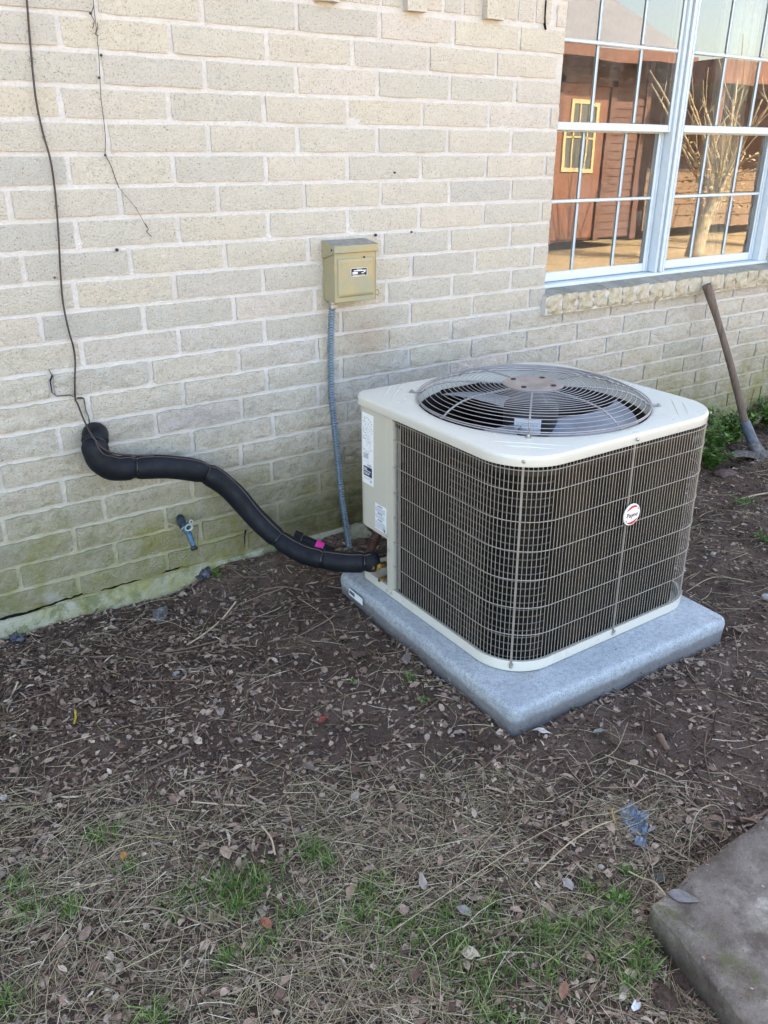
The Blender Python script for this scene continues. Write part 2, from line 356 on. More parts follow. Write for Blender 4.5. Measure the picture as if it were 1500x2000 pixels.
# ------------------------------------------------------------------ mesh helpers
class MB:
    def __init__(s): s.v = []; s.f = []; s.m = []; s.uv = None
    def add(s, vs, fs, mi=0):
        o = len(s.v); s.v += [tuple(v) for v in vs]; s.f += [tuple(i+o for i in f) for f in fs]; s.m += [mi]*len(fs); return s
    def box(s, x0, x1, y0, y1, z0, z1, mi=0):
        v = [(x0, y0, z0), (x1, y0, z0), (x1, y1, z0), (x0, y1, z0), (x0, y0, z1), (x1, y0, z1), (x1, y1, z1), (x0, y1, z1)]
        return s.add(v, [(3, 2, 1, 0), (4, 5, 6, 7), (0, 1, 5, 4), (1, 2, 6, 5), (2, 3, 7, 6), (3, 0, 4, 7)], mi)
    def bbox(s, x0, x1, y0, y1, z0, z1, b=.004, mi=0):
        """box with bevelled edges (chamfer) """
        vs = []
        for z, i in ((z0, b), (z0+b, 0), (z1-b, 0), (z1, b)):
            for (x, y, sx, sy_) in ((x0, y0, 1, 1), (x1, y0, -1, 1), (x1, y1, -1, -1), (x0, y1, 1, -1)):
                k = b if i == 0 else b
                vs += [(x+sx*(i+ (b if sx*sy_ > 0 else 0)*1), y+sy_*(i+(0 if sx*sy_ > 0 else b)), z), (x+sx*(i+(0 if sx*sy_ > 0 else b)), y+sy_*(i+(b if sx*sy_ > 0 else 0)), z)]
        n = 8; fs = []
        for r in range(3):
            for j in range(n): fs.append((r*n+j, r*n+(j+1) % n, (r+1)*n+(j+1) % n, (r+1)*n+j))
        fs.append(tuple(range(n-1, -1, -1))); fs.append(tuple(range(3*n, 4*n)))
        return s.add(vs, fs, mi)
    def tube(s, pts, r, n=8, caps=True, mi=0, closed=False, up0=None):
        pts = [Vector(p) for p in pts]; m = len(pts)
        rr = r if hasattr(r, '__len__') else [r]*m
        T = []
        for i in range(m):
            a = pts[(i-1) % m] if (i or closed) else pts[0]; b = pts[(i+1) % m] if (i < m-1 or closed) else pts[-1]
            t = (b-a); T.append(t.normalized() if t.length > 1e-9 else Vector((0, 0, 1)))
        u = Vector(up0) if up0 else (Vector((0, 0, 1)) if abs(T[0].z) < .9 else Vector((1, 0, 0)))
        vs = []
        for i in range(m):
            u = (u - T[i]*u.dot(T[i])).normalized(); w = T[i].cross(u)
            for j in range(n):
                a = 2*math.pi*j/n; vs.append(pts[i] + (u*math.cos(a) + w*math.sin(a))*rr[i])
        fs = []
        for i in range(m if closed else m-1):
            k = (i+1) % m
            for j in range(n): fs.append((i*n+j, i*n+(j+1) % n, k*n+(j+1) % n, k*n+j))
        if caps and not closed: fs.append(tuple(range(n-1, -1, -1))); fs.append(tuple((m-1)*n+j for j in range(n)))
        return s.add(vs, fs, mi)
    def lathe(s, prof, c=(0, 0, 0), n=32, mi=0, axis=None, cap=True):
        """prof: list of (r, z) ; axis optional direction"""
        q = Vector(axis).to_track_quat('Z', 'Y') if axis else None
        vs = []
        for r, z in prof:
            for j in range(n):
                a = 2*math.pi*j/n; p = Vector((r*math.cos(a), r*math.sin(a), z))
                if q: p = q @ p
                vs.append(p + Vector(c))
        fs = []
        for i in range(len(prof)-1):
            for j in range(n): fs.append((i*n+j, i*n+(j+1) % n, (i+1)*n+(j+1) % n, (i+1)*n+j))
        if cap: fs.append(tuple(range(n-1, -1, -1))); fs.append(tuple((len(prof)-1)*n+j for j in range(n)))
        return s.add(vs, fs, mi)
    def loft(s, loops, closed=True, mi=0, cap0=False, cap1=False):
        n = len(loops[0]); vs = [p for L in loops for p in L]; fs = []
        for i in range(len(loops)-1):
            for j in range(n if closed else n-1): fs.append((i*n+j, i*n+(j+1) % n, (i+1)*n+(j+1) % n, (i+1)*n+j))
        if cap0: fs.append(tuple(range(n-1, -1, -1)))
        if cap1: fs.append(tuple((len(loops)-1)*n+j for j in range(n)))
        return s.add(vs, fs, mi)
    def mesh(s, name, mats):
        me = bpy.data.meshes.new(name); me.from_pydata(s.v, [], s.f)
        mats = mats if isinstance(mats, (list, tuple)) else [mats]
        for m in mats: me.materials.append(m)
        if any(s.m): me.polygons.foreach_set('material_index', s.m)
        me.update(); return me
    def build(s, name, mats, parent=None, smooth=None, bevel=0):
        me = s.mesh(name, mats); o = bpy.data.objects.new(name, me); col.objects.link(o)
        if parent: o.parent = parent
        if smooth is not None: shade(me, smooth)
        return o
def shade(me, ang=35):
    if ang <= 0: return
    me.polygons.foreach_set('use_smooth', [True]*len(me.polygons))
    if ang < 180:
        import bmesh
        bm = bmesh.new(); bm.from_mesh(me); bmesh.ops.recalc_face_normals(bm, faces=bm.faces)
        th = math.radians(ang)
        for e in bm.edges:
            if len(e.link_faces) == 2 and e.calc_face_angle(0) > th: e.smooth = False
        bm.to_mesh(me); bm.free()
def tag(o, label=None, cat=None, group=None, kind=None):
    if label: o['label'] = label
    if cat: o['category'] = cat
    if group: o['group'] = group
    if kind: o['kind'] = kind
    return o
def empty(name, loc=(0, 0, 0)):
    o = bpy.data.objects.new(name, None); o.empty_display_size = .05; o.location = loc; col.objects.link(o); return o
def recentre(o):
    """put an object's origin at its base centre (top-level things only)"""
    me = o.data; n = len(me.vertices); a = np.empty(n*3); me.vertices.foreach_get('co', a); a = a.reshape(-1, 3)
    c = np.array([(a[:, 0].min()+a[:, 0].max())/2, (a[:, 1].min()+a[:, 1].max())/2, a[:, 2].min()])
    a -= c; me.vertices.foreach_set('co', a.ravel()); me.update(); o.location = c; return o
def root_for(o_list, name, loc):
    r = empty(name, loc)
    for o in o_list: o.parent = r; o.matrix_parent_inverse = Matrix.Translation(-Vector(loc))
    return r
def prints():
    for o in bpy.data.objects:
        if o.name.split('.')[0] in ('label_print', 'muntin_') : o['kind'] = 'stuff'
def kids(root):      # parts are modelled in world coordinates: cancel the root's offset
    inv = Matrix.Translation(-root.location)
    for o in bpy.data.objects:
        if o.parent is root: o.matrix_parent_inverse = inv
def smooth_path(pts, n=8):
    pts = [Vector(p) for p in pts]; out = []
    P = [pts[0]*2-pts[1]] + pts + [pts[-1]*2-pts[-2]]
    for i in range(1, len(P)-2):
        for k in range(n):
            t = k/n; a, b, c, d = P[i-1], P[i], P[i+1], P[i+2]
            out.append(.5*((2*b) + (c-a)*t + (2*a-5*b+4*c-d)*t*t + (3*b-a-3*c+d)*t**3))
    out.append(pts[-1]); return out
def scatter_mesh(name, variants, Ms, Ps, mat):
    """variants: list of (verts(n,3), faces); Ms (m,3,3), Ps (m,3): one joined mesh"""
    V = []; Fc = []; Ln = []; off = 0; m = len(Ps); idx = rng.integers(0, len(variants), m)
    for k, (vs, fs) in enumerate(variants):
        sel = np.where(idx == k)[0]
        if not len(sel): continue
        vs = np.asarray(vs, float); w = np.einsum('mij,nj->mni', Ms[sel], vs) + Ps[sel][:, None, :]
        V.append(w.reshape(-1, 3)); base = (np.arange(len(sel))*len(vs))[:, None] + off
        for ln in sorted(set(len(f) for f in fs)):
            fa = np.array([f for f in fs if len(f) == ln]); q = (fa.reshape(-1)[None, :] + base).reshape(-1)
            Fc.append(q); Ln.append(np.full(len(sel)*len(fa), ln))
        off += len(sel)*len(vs)
    V = np.concatenate(V); Fc = np.concatenate(Fc); Ln = np.concatenate(Ln)
    me = bpy.data.meshes.new(name); me.vertices.add(len(V)); me.vertices.foreach_set('co', V.ravel())
    me.loops.add(len(Fc)); me.loops.foreach_set('vertex_index', Fc.astype(np.int32))
    me.polygons.add(len(Ln)); st = np.concatenate([[0], np.cumsum(Ln)[:-1]])
    me.polygons.foreach_set('loop_start', st.astype(np.int32)); me.polygons.foreach_set('loop_total', Ln.astype(np.int32))
    me.materials.append(mat); me.update(calc_edges=True); me.validate()
    o = bpy.data.objects.new(name, me); col.objects.link(o); return o
def rots(yaw, tilt, taz, roll=None):
    """rotation: spin by yaw about z, then tilt by angle about horizontal axis azimuth taz"""
    m = len(yaw); c, s = np.cos(yaw), np.sin(yaw); Z = np.zeros((m, 3, 3)); Z[:, 0, 0] = c; Z[:, 0, 1] = -s; Z[:, 1, 0] = s; Z[:, 1, 1] = c; Z[:, 2, 2] = 1
    ax = np.stack([np.cos(taz), np.sin(taz), np.zeros(m)], 1); ct, st = np.cos(tilt), np.sin(tilt)
    K = np.zeros((m, 3, 3)); K[:, 0, 2] = ax[:, 1]; K[:, 1, 2] = -ax[:, 0]; K[:, 2, 0] = -ax[:, 1]; K[:, 2, 1] = ax[:, 0]
    R = np.eye(3)[None] + st[:, None, None]*K + (1-ct)[:, None, None]*(K @ K)
    return R @ Z
def text_mesh(body, size, italic=0., extrude=.0004):
    cu = bpy.data.curves.new('lettering', 'FONT'); cu.body = body; cu.size = size; cu.align_x = 'CENTER'; cu.align_y = 'CENTER'; cu.extrude = extrude; cu.shear = italic
    t = bpy.data.objects.new('lettering_tmp', cu); col.objects.link(t)
    dg = bpy.context.evaluated_depsgraph_get(); dg.update()
    me = bpy.data.meshes.new_from_object(t.evaluated_get(dg)); bpy.data.objects.remove(t); return me

# ================================================================== GROUND
PAD_C = (.93, -.775); PAD_HX, PAD_HY = .457, .475; PAD_YAW = -.0253
SLAB0 = (.332, -1.80)                     # near-left corner of the old slab
def gheight(x, y):
    x = np.asarray(x, float); y = np.asarray(y, float)
    near = 1-sstep(6, 12, np.hypot(x-.5, y+1))
    h = (.018*fbm(x, y, 1.6, 4, 3) + .012*fbm(x, y, 9, 4, 8) + .006*fbm(x, y, 38, 3, 12))*near
    h = h + .02*sstep(-.4, -.02, y)*near*(.6+.8*fbm(x, y, 3, 3, 21))*(x < .5) + .05*sstep(-.15, .35, x)*(1-sstep(1.2, 1.8, x))*sstep(-.30, -.015, y)*near*(.9+.5*fbm(x, y, 6, 3, 23))
    h = h + .05*sstep(1.9, 2.8, x)*near*sstep(-1.6, -.6, y)*0.2
    # soil pulled back from the foot of the pad and the trench beside the slab
    px = np.abs(x-PAD_C[0])-PAD_HX; py = np.abs(y-PAD_C[1])-PAD_HY; d = np.maximum(px, py)
    h = h - .020*np.exp(-(np.clip(d, 0, 9)/.03)**2)
    sx = x-SLAB0[0]; sy_ = SLAB0[1]-y
    dl = np.where(sy_ > -.06, np.abs(sx), 9); dtp = np.where(sx > -.06, np.abs(sy_), 9)
    h = h - .10*np.exp(-((dl)/.07)**2)*sstep(.02, .16, sy_) - .04*np.exp(-(dtp/.06)**2)*sstep(-.05, .12, sx)
    inside = (sx > .03) & (sy_ > .03); h = np.where(inside, -.14, h)
    inpad = (px < -.03) & (py < -.03); h = np.where(inpad, -.03, h)
    return h
def axis_pts(lo, hi, step, far, n):
    a = np.arange(lo, hi, step); g = np.geomspace(step*1.5, 1, n); g = np.cumsum(g); g = g/g[-1]
    return np.concatenate([lo-(g*(lo+far))[::-1], a, hi+g*(far-hi)])
gx = axis_pts(-1.7, 3.9, .0125, 300, 40); gy = axis_pts(-3.0, .06, .0125, 300, 40)
GX, GY = np.meshgrid(gx, gy); GZ = gheight(GX, GY)
GZ = np.where(GY > .05, np.minimum(GZ, 0)-.01, GZ)
nx, ny = len(gx), len(gy); V = np.stack([GX, GY, GZ], -1).reshape(-1, 3)
ii = (np.arange(ny-1)[:, None]*nx + np.arange(nx-1)[None, :]).reshape(-1)
Fq = np.stack([ii, ii+1, ii+nx+1, ii+nx], 1)
me = bpy.data.meshes.new('ground'); me.vertices.add(len(V)); me.vertices.foreach_set('co', V.ravel())
me.loops.add(Fq.size); me.loops.foreach_set('vertex_index', Fq.astype(np.int32).ravel()); me.polygons.add(len(Fq))
me.polygons.foreach_set('loop_start', (np.arange(len(Fq))*4).astype(np.int32)); me.polygons.foreach_set('loop_total', np.full(len(Fq), 4, np.int32))
me.polygons.foreach_set('use_smooth', np.ones(len(Fq), bool)); me.materials.append(M_soil); me.update(calc_edges=True)
ground = bpy.data.objects.new('ground', me); col.objects.link(ground); tag(ground, kind='structure')
def gz(x, y): return float(gheight(np.array([x]), np.array([y]))[0])
def gpt(px, py, dz=0.):
    p = atZ(px, py, 0.)
    for _ in range(4): p = atZ(px, py, gz(p.x, p.y))
    return Vector((p.x, p.y, p.z+dz))

# ================================================================== HOUSE WALL
C_H = .0841; Z20 = .078; PITCH_X = .3015
WX0, WX1 = 1.682, 3.345         # window opening
WZ0 = .80                        # underside of the sill
HOUSE_X0, HOUSE_X1, WALL_TOP = -5.0, 6.0, 2.72
wall = empty('brick_wall', (1.0, 0, 0))
tag(wall, 'pale cream brick house wall with whitish mortar and green algae along its foot', 'wall')
FACE = -.0048                     # bricks stand proud of the mortar
def brick_mesh(name, L, H, mat, seed, nxc=8, nzc=3, amp=.0022, ragged=.0015, depth=.03):
    r = random.Random(seed); vs = []; fs = []
    for j in range(nzc+1):
        for i in range(nxc+1):
            x = -L/2+L*i/nxc; z = -H/2+H*j/nzc; e = (i in (0, nxc)) or (j in (0, nzc))
            dx = r.uniform(-1, 1)*ragged; dz = r.uniform(-1, 1)*ragged
            y = FACE + (.0016 if e else 0) + r.uniform(-1, 1)*amp*(.5 if e else 1)
            vs.append((x+dx, y, z+dz))
    w = nxc+1
    for j in range(nzc):
        for i in range(nxc): fs.append((j*w+i, j*w+i+1, (j+1)*w+i+1, (j+1)*w+i))
    ring = [i for i in range(w)] + [j*w+nxc for j in range(1, nzc+1)] + [nzc*w+i for i in range(nxc-1, -1, -1)] + [j*w for j in range(nzc-1, 0, -1)]
    o = len(vs)
    for k in ring: vs.append((vs[k][0], depth, vs[k][2]))
    n = len(ring)
    for k in range(n): fs.append((ring[k], o+k, o+(k+1) % n, ring[(k+1) % n]))
    mb = MB(); mb.add(vs, fs); me = mb.mesh(name, mat); shade(me, 38)
    return me
BH = .0695; BL = .284
full = [brick_mesh('brick', BL, BH, M_brick, 100+i, amp=.0015+.0004*(i % 4)) for i in range(12)]
rough_full = [brick_mesh('brick', BL, BH, M_brick, 300+i, nxc=14, nzc=5, amp=.0052, ragged=.0024) for i in range(12)]
cut_cache = {}
def place_brick(xc, zc, L=BL, H=BH, pool=None, yoff=0.):
    rough = zc < .85
    if abs(L-BL) < .004 and H == BH: me = random.choice(rough_full if rough else full)
    else:
        k = (round(L, 2), round(H, 3), rough)
        if k not in cut_cache: cut_cache[k] = brick_mesh('brick', L, H, M_brick if L >= H else M_brick_up, len(cut_cache)+900, nxc=max(2, int(L/.035)), nzc=3 if L >= H else 8, amp=.004 if rough else .002)
        me = cut_cache[k]
    o = bpy.data.objects.new('brick', me); col.objects.link(o); o.parent = wall
    o.location = (xc-wall.location.x, yoff + random.uniform(-.002, .001) - (.003 if rough else 0), zc)
    o.rotation_euler = (random.uniform(-.006, .006), random.uniform(-.007, .007), random.uniform(-.005, .005))
    return o
far_b = MB()
def far_brick(x0, x1, zc, H=BH):
    far_b.box(x0, x1, FACE, .03, zc-H/2, zc+H/2)
offs = {0: .147, 1: .243, 2: .126, 3: .24, 4: .123, 5: .256, 6: .121, 7: .265, 8: .092, 9: .285, 10: .088, 11: .287, 12: .085, 13: .285, 14: .101, 15: .272, 16: .084, 17: .28, 18: .10, 19: .27}
VX0, VX1 = -.75, 3.95
nb = 0
for k in range(-11, 20):
    zc = Z20 + (20-k-.5)*C_H
    j0 = offs.get(k, (.13 if k % 2 == 0 else .25))
    x = j0 - PITCH_X*18
    while x < HOUSE_X1:
        a, b = x+.0085, x+PITCH_X-.0085; x += PITCH_X
        a = max(a, HOUSE_X0); b = min(b, HOUSE_X1)
        segs = [(a, b)]
        if zc > WZ0+.06 and zc < 2.20:              # window opening
            segs = []
            if a < WX0-.004: segs.append((a, min(b, WX0)))
            if b > WX1+.004: segs.append((max(a, WX1), b))
        elif zc > WZ0 and zc < 2.20: segs = [(a, b)]
        if 1.846 < zc < 2.15:                        # band of upright bricks
            s2 = []
            for (p, q) in segs:
                if q <= .04 or p >= WX1-.01: s2.append((p, q))
                elif p < .04: s2.append((p, .04))
            segs = s2
        for (p, q) in segs:
            L = q-p
            if L < .035: continue
            if zc < 2.05 and VX0 < (p+q)/2 < VX1 and nb < 275:
                place_brick((p+q)/2, zc, L if abs(L-BL) > .004 else BL); nb += 1
            else: far_brick(p, q, zc)
# soldier course with projecting dentils
zs0, zs1 = 1.852, 2.146
i = 0; x = .985-.083*11
while x < 1.62:
    dent = (i % 4 == 3)
    if dent: xc, L, yo, zz0 = x, .077, -.026, zs0-.004
    else: xc, L, yo, zz0 = x, .070, 0, zs0+.006
    if xc > .5:
        k = ('s', dent)
        if k not in cut_cache: cut_cache[k] = [brick_mesh('brick', L, zs1-zz0, M_brick_up, 700+q, nxc=3, nzc=9, amp=.0015, depth=.05) for q in range(4)]
        o = bpy.data.objects.new('brick', random.choice(cut_cache[k])); col.objects.link(o); o.parent = wall
        o.location = (xc-wall.location.x, yo, (zz0+zs1)/2)
    else: far_b.box(xc-L/2, xc+L/2, FACE+yo, .03, zz0, zs1)
    x += .083; i += 1
place_brick(1.658, 1.886, .046)
place_brick(1.658, 1.970, .046)
fb = far_b.build('distant_bricks', M_brick_many, wall); fb.matrix_parent_inverse = Matrix.Translation(-wall.location); tag(fb, kind='stuff')
# mortar bed: a finely divided sheet, pitted, with the window opening left out
def mortar_sheet():
    mb = MB(); xs = list(np.arange(-1.0, 4.1, .021)); zs = list(np.arange(.0, 2.2, .021))
    def snap(arr, v):
        i = min(range(len(arr)), key=lambda q: abs(arr[q]-v)); arr[i] = v
    for v in (WX0+.001, WX1-.001): snap(xs, v)
    for v in (WZ0+.02, 2.19): snap(zs, v)
    xs = np.array(xs); zs = np.array(zs); X, Z = np.meshgrid(xs, zs)
    Y = .003*fbm(X, Z, 26, 3, 5) + .0015*rng.uniform(-1, 1, X.shape)
    w = len(xs); vs = np.stack([X, Y, Z], -1).reshape(-1, 3).tolist(); fs = []
    for j in range(len(zs)-1):
        zc = (zs[j]+zs[j+1])/2
        for i in range(w-1):
            xc = (xs[i]+xs[i+1])/2
            if WX0 < xc < WX1 and WZ0+.02 < zc < 2.19: continue
            fs.append((j*w+i, j*w+i+1, (j+1)*w+i+1, (j+1)*w+i))
    mb.add(vs, fs)
    mb.box(HOUSE_X0, -1.0, .001, .03, 0, WALL_TOP); mb.box(4.08, HOUSE_X1, .001, .03, 0, WALL_TOP); mb.box(-1.0, 4.08, .001, .03, 2.18, WALL_TOP)
    return mb.build('mortar', M_mortar, wall, smooth=180)
o = mortar_sheet(); o.matrix_parent_inverse = Matrix.Translation(-wall.location)
# reveals of the window opening (solid backing wall around it)
mb = MB()
mb.box(HOUSE_X0, WX0, .03, .14, -.1, WALL_TOP); mb.box(WX1, HOUSE_X1, .03, .14, -.1, WALL_TOP)
mb.box(WX0, WX1, .03, .14, -.1, WZ0+.055); mb.box(WX0, WX1, .03, .14, 2.19, WALL_TOP)
o = mb.build('backing', M_mortar, wall); o.matrix_parent_inverse = Matrix.Translation(-wall.location)
mb = MB()
for zc in [Z20+(20-k-.5)*C_H for k in range(-4, 12)]:
    for s, x in ((1, WX1+.0005), (-1, WX0-.0005)):
        if WZ0+.05 < zc < 2.2: mb.box(x-(.006 if s > 0 else -.001), x+(.001 if s < 0 else .004) if s > 0 else x+.006, .004, .075, zc-BH/2, zc+BH/2)
o = mb.build('reveal_bricks', M_brick_many, wall); o.matrix_parent_inverse = Matrix.Translation(-wall.location); tag(o, kind='stuff')
# rowlock sill: rock-faced bricks laid on edge with smooth sloping tops
def sill_mesh(seed, w=.0845):
    r = random.Random(seed); vs = []; fs = []; nz, nxx = 4, 4
    for j in range(nz+1):
        for i in range(nxx+1):
            e = i in (0, nxx) or j in (0, nz)
            vs.append((-w/2+w*i/nxx+r.uniform(-.003, .003), -.042+r.uniform(-.010, .008)+(.010 if e else 0), .806+.074*j/nz+r.uniform(-.003, .003)-(.0 if j < nz else -.004)))
    n1 = nxx+1
    for j in range(nz):
        for i in range(nxx): fs.append((j*n1+i, j*n1+i+1, (j+1)*n1+i+1, (j+1)*n1+i))
    o = len(vs)
    for i in range(n1): vs.append((-w/2+w*i/nxx, .062, .900))
    for i in range(nxx): fs.append((nz*n1+i, nz*n1+i+1, o+i+1, o+i))
    b = len(vs)
    for i in range(n1): vs.append((-w/2+w*i/nxx, .03, .806))
    for i in range(nxx): fs.append((b+i, b+i+1, i+1, i))
    fs.append(tuple([j*n1 for j in range(nz+1)] + [o, b])[::-1]); fs.append(tuple([j*n1+nxx for j in range(nz+1)] + [o+nxx, b+nxx]))
    mb = MB(); mb.add(vs, fs); return mb
def sillmat():
    m, nt, b = newmat('sill_brick'); P = pos(nt); oi = nt.nodes.new('ShaderNodeObjectInfo')
    geo = nt.nodes.new('ShaderNodeNewGeometry'); s = N(nt, 'ShaderNodeSeparateXYZ'); nt.links.new(geo.outputs['Normal'], s.inputs[0])
    front = ramp(nt, noi(nt, P, 26, 6, .7), [(.3, (.36, .29, .19)), (.5, (.50, .43, .32)), (.72, (.58, .53, .44))])
    top = mix(nt, ramp(nt, noi(nt, P, 20, 6, .65), [(.35, 0), (.7, .7)]), ramp(nt, oi.outputs['Random'], [(0, (.26, .255, .24)), (1, (.36, .35, .33))]), (.30, .27, .21))
    c = mix(nt, ramp(nt, s.outputs[2], [(.55, 0), (.85, 1)]), front, top)
    nt.links.new(c, b.inputs['Base Color']); b.inputs['Roughness'].default_value = .9
    bump(nt, b, noi(nt, P, 55, 7, .72), .9, .012); return m
M_sill = sillmat()
sm = [sill_mesh(q).mesh('sill_brick', M_sill) for q in range(7)]
x = WX0-.012+.046
while x < WX1+.03:
    o = bpy.data.objects.new('sill_brick', random.choice(sm)); col.objects.link(o); o.parent = wall
    o.location = (x-wall.location.x, random.uniform(-.003, .003), random.uniform(-.002, .002)); x += .0925
mb = MB().box(WX0-.012, WX1+.03, -.032, .062, .802, .874)
# mortar between the sill bricks follows their slope
v = [(WX0-.012, -.030, .804), (WX1+.03, -.030, .804), (WX1+.03, .062, .804), (WX0-.012, .062, .804), (WX0-.012, -.030, .878), (WX1+.03, -.030, .878), (WX1+.03, .062, .896), (WX0-.012, .062, .896)]
mb = MB(); mb.add(v, [(3, 2, 1, 0), (4, 5, 6, 7), (0, 1, 5, 4), (1, 2, 6, 5), (2, 3, 7, 6), (3, 0, 4, 7)])
o = mb.build('sill_mortar', M_mortar, wall); o.matrix_parent_inverse = Matrix.Translation(-wall.location)
# foundation
mb = MB(); xs = np.arange(-1.1, 4.2, .03); prof = [(-.30, -.012), (.0, -.010), (.035, -.008), (.066, -.007), (.0745, -.003), (.0750, .03)]
L = []
for z, y in prof: L.append([(x, y + (.004*float(fbm(x, z, 12, 3, 9)) if y < 0 else 0), z + .004*float(fbm(x, z+3, 5, 3, 2))*(z > .05)) for x in xs])
mb.loft(L, closed=False); mb.box(HOUSE_X0, -1.1, -.014, .03, -.3, .074); mb.box(4.17, HOUSE_X1, -.014, .03, -.3, .074)
o = mb.build('foundation', M_found, wall, smooth=50); o.matrix_parent_inverse = Matrix.Translation(-wall.location)

def ribbon_crack(pxs, w, y=-.0135, name='crack'):
    pts = [atY(a, b, y) for a, b in pxs]; L1 = []; L2 = []
    P = []
    for a, b in zip(pts[:-1], pts[1:]):
        n = max(2, int((b-a).length/.012))
        for i in range(n): P.append(a.lerp(b, i/n))
    P.append(pts[-1])
    for i, p in enumerate(P):
        t = (P[min(i+1, len(P)-1)]-P[max(i-1, 0)]).normalized(); nrm = Vector((-t.z, 0, t.x))
        ww = w*(.35+.9*random.random())*min(1, .25+min(i, len(P)-1-i)*.35); j = nrm*random.uniform(-1, 1)*w*.5
        L1.append(p+j+nrm*ww/2); L2.append(p+j-nrm*ww/2)
    L3 = [q+Vector((0, .018, 0)) for q in L2]; L0 = [q+Vector((0, .018, 0)) for q in L1]
    mb = MB(); mb.loft([L0, L1, L2, L3], closed=False)
    o = mb.build(name, M_dark, wall); o.matrix_parent_inverse = Matrix.Translation(-wall.location)
ribbon_crack([(-8, 1212), (40, 1202), (100, 1181), (162, 1161)], .005, -.0105)
ribbon_crack([(198, 1153), (240, 1142), (276, 1131)], .006, -.0105)
ribbon_crack([(318, 1119), (345, 1112), (352, 1108), (368, 1108)], .004, -.0105)
for c_ in ([(96, 722), (103, 735), (99, 745), (103, 768), (112, 774), (138, 772), (147, 778)], [(152, 778), (164, 778), (168, 800), (174, 815), (176, 830)],
           [(232, 942), (237, 950), (240, 957)], [(481, 1035), (479, 1050), (478, 1068)], [(1068, 0), (1066, 30), (1066, 46), (1068, 58)],
           ):
    ribbon_crack(c_, .0006, -.0125)

# house body and roof behind the wall: it is what keeps the sun off this side
house = empty('house_body', (0.5, 4, 0)); tag(house, 'rear volume of the brick house under its low pitched shingle roof, behind the wall', 'house')
mb = MB(); mb.box(HOUSE_X0, HOUSE_X0+.12, .14, 8, 0, WALL_TOP); mb.box(HOUSE_X1-.12, HOUSE_X1, .14, 8, 0, WALL_TOP); mb.box(HOUSE_X0, HOUSE_X1, 7.9, 8, 0, WALL_TOP)
for x in (HOUSE_X0, HOUSE_X1-.12):
    mb.add([(x, .0, WALL_TOP), (x+.12, 0, WALL_TOP), (x+.12, 8, WALL_TOP), (x, 8, WALL_TOP), (x, 4, 4.25), (x+.12, 4, 4.25)], [(0, 1, 2, 3), (0, 4, 5, 1), (3, 2, 5, 4), (0, 3, 4), (1, 5, 2)])
mb.build('outer_walls', M_mortar, house)
M_shingle = plain('roof_shingles', (.12, .11, .10), .9, 0, .4, 12, .6, 40)
mb = MB()
for s in (-1, 1):
    y0, y1 = 4+s*4.38, 4; z0, z1 = WALL_TOP-.10, 4.42
    mb.add([(HOUSE_X0-.4, y0, z0), (HOUSE_X1+.4, y0, z0), (HOUSE_X1+.4, y1, z1), (HOUSE_X0-.4, y1, z1), (HOUSE_X0-.4, y0, z0+.12), (HOUSE_X1+.4, y0, z0+.12), (HOUSE_X1+.4, y1, z1+.12), (HOUSE_X0-.4, y1, z1+.12)],
           [(3, 2, 1, 0), (4, 5, 6, 7), (0, 1, 5, 4), (1, 2, 6, 5), (2, 3, 7, 6), (3, 0, 4, 7)])
mb.build('roof', M_shingle, house)
M_soffit = plain('soffit_paint', (.62, .60, .55), .7)
mb = MB().box(HOUSE_X0-.38, HOUSE_X1+.38, -.36, .0, WALL_TOP-.03, WALL_TOP-.012); mb.build('soffit', M_soffit, house)
mb = MB().box(HOUSE_X0, HOUSE_X1, .0, 8, WALL_TOP, WALL_TOP+.03); mb.build('ceiling_deck', M_soffit, house)
kids(house)
# room behind the window
M_room = plain('room_plaster', (.16, .15, .135), .9); M_roomf = plain('room_floor_wood', (.10, .07, .045), .6)
mb = MB(); mb.box(1.0, 4.4, 3.6, 3.65, .25, 2.55); mb.box(1.0, 1.05, .15, 3.6, .25, 2.55); mb.box(4.35, 4.4, .15, 3.6, .25, 2.55); mb.box(1.0, 4.4, .15, 3.65, 2.55, 2.6)
o = mb.build('room_walls', M_room); tag(o, kind='structure')
mb = MB(); mb.box(1.05, 4.35, .15, 3.6, .2, .25); o = mb.build('room_floor', M_roomf); tag(o, kind='structure')
mb = MB(); pl = []
for z in (.35, 2.4): pl.append([(3.02+.002*i, .30+.022*math.sin(i*.55)+.01*math.sin(i*1.3), z) for i in range(130)])
mb.loft(pl, closed=False); o = mb.build('reflection_sheet', plain('reflection_cloth', (.42, .44, .42), .9), None, smooth=180)  # pale sheet added in place of a reflection in the panes
tag(o, 'pale grey curtain standing in for a reflection in the right hand window panes', 'reflection_sheet')

# ================================================================== WINDOW
win = empty('window', (2.5, .06, .9)); tag(win, 'large pale blue aluminium window of two multi-pane sash units above the brick sill', 'window')
mb = MB()
def fr(x0, x1, z0, z1, y0, y1, b=.003): mb.bbox(x0, x1, y0, y1, z0, z1, b)
fr(1.664, 1.690, .902, 2.19, .052, .125); fr(3.272, 3.340, .902, 2.19, .056, .125); fr(1.690, 3.272, 2.145, 2.19, .052, .125)
fr(1.66, 3.34, .8985, .9140, .046, .125, .002)
mb.build('frame', M_frame, win, smooth=30)
mb = MB(); fr(2.442, 2.462, .9145, 2.144, .050, .125, .002); fr(2.4625, 2.4865, .9145, 2.144, .036, .125, .004); fr(2.487, 2.510, .9145, 2.144, .046, .125, .002)
mb.build('mullion', M_frame, win, smooth=30)
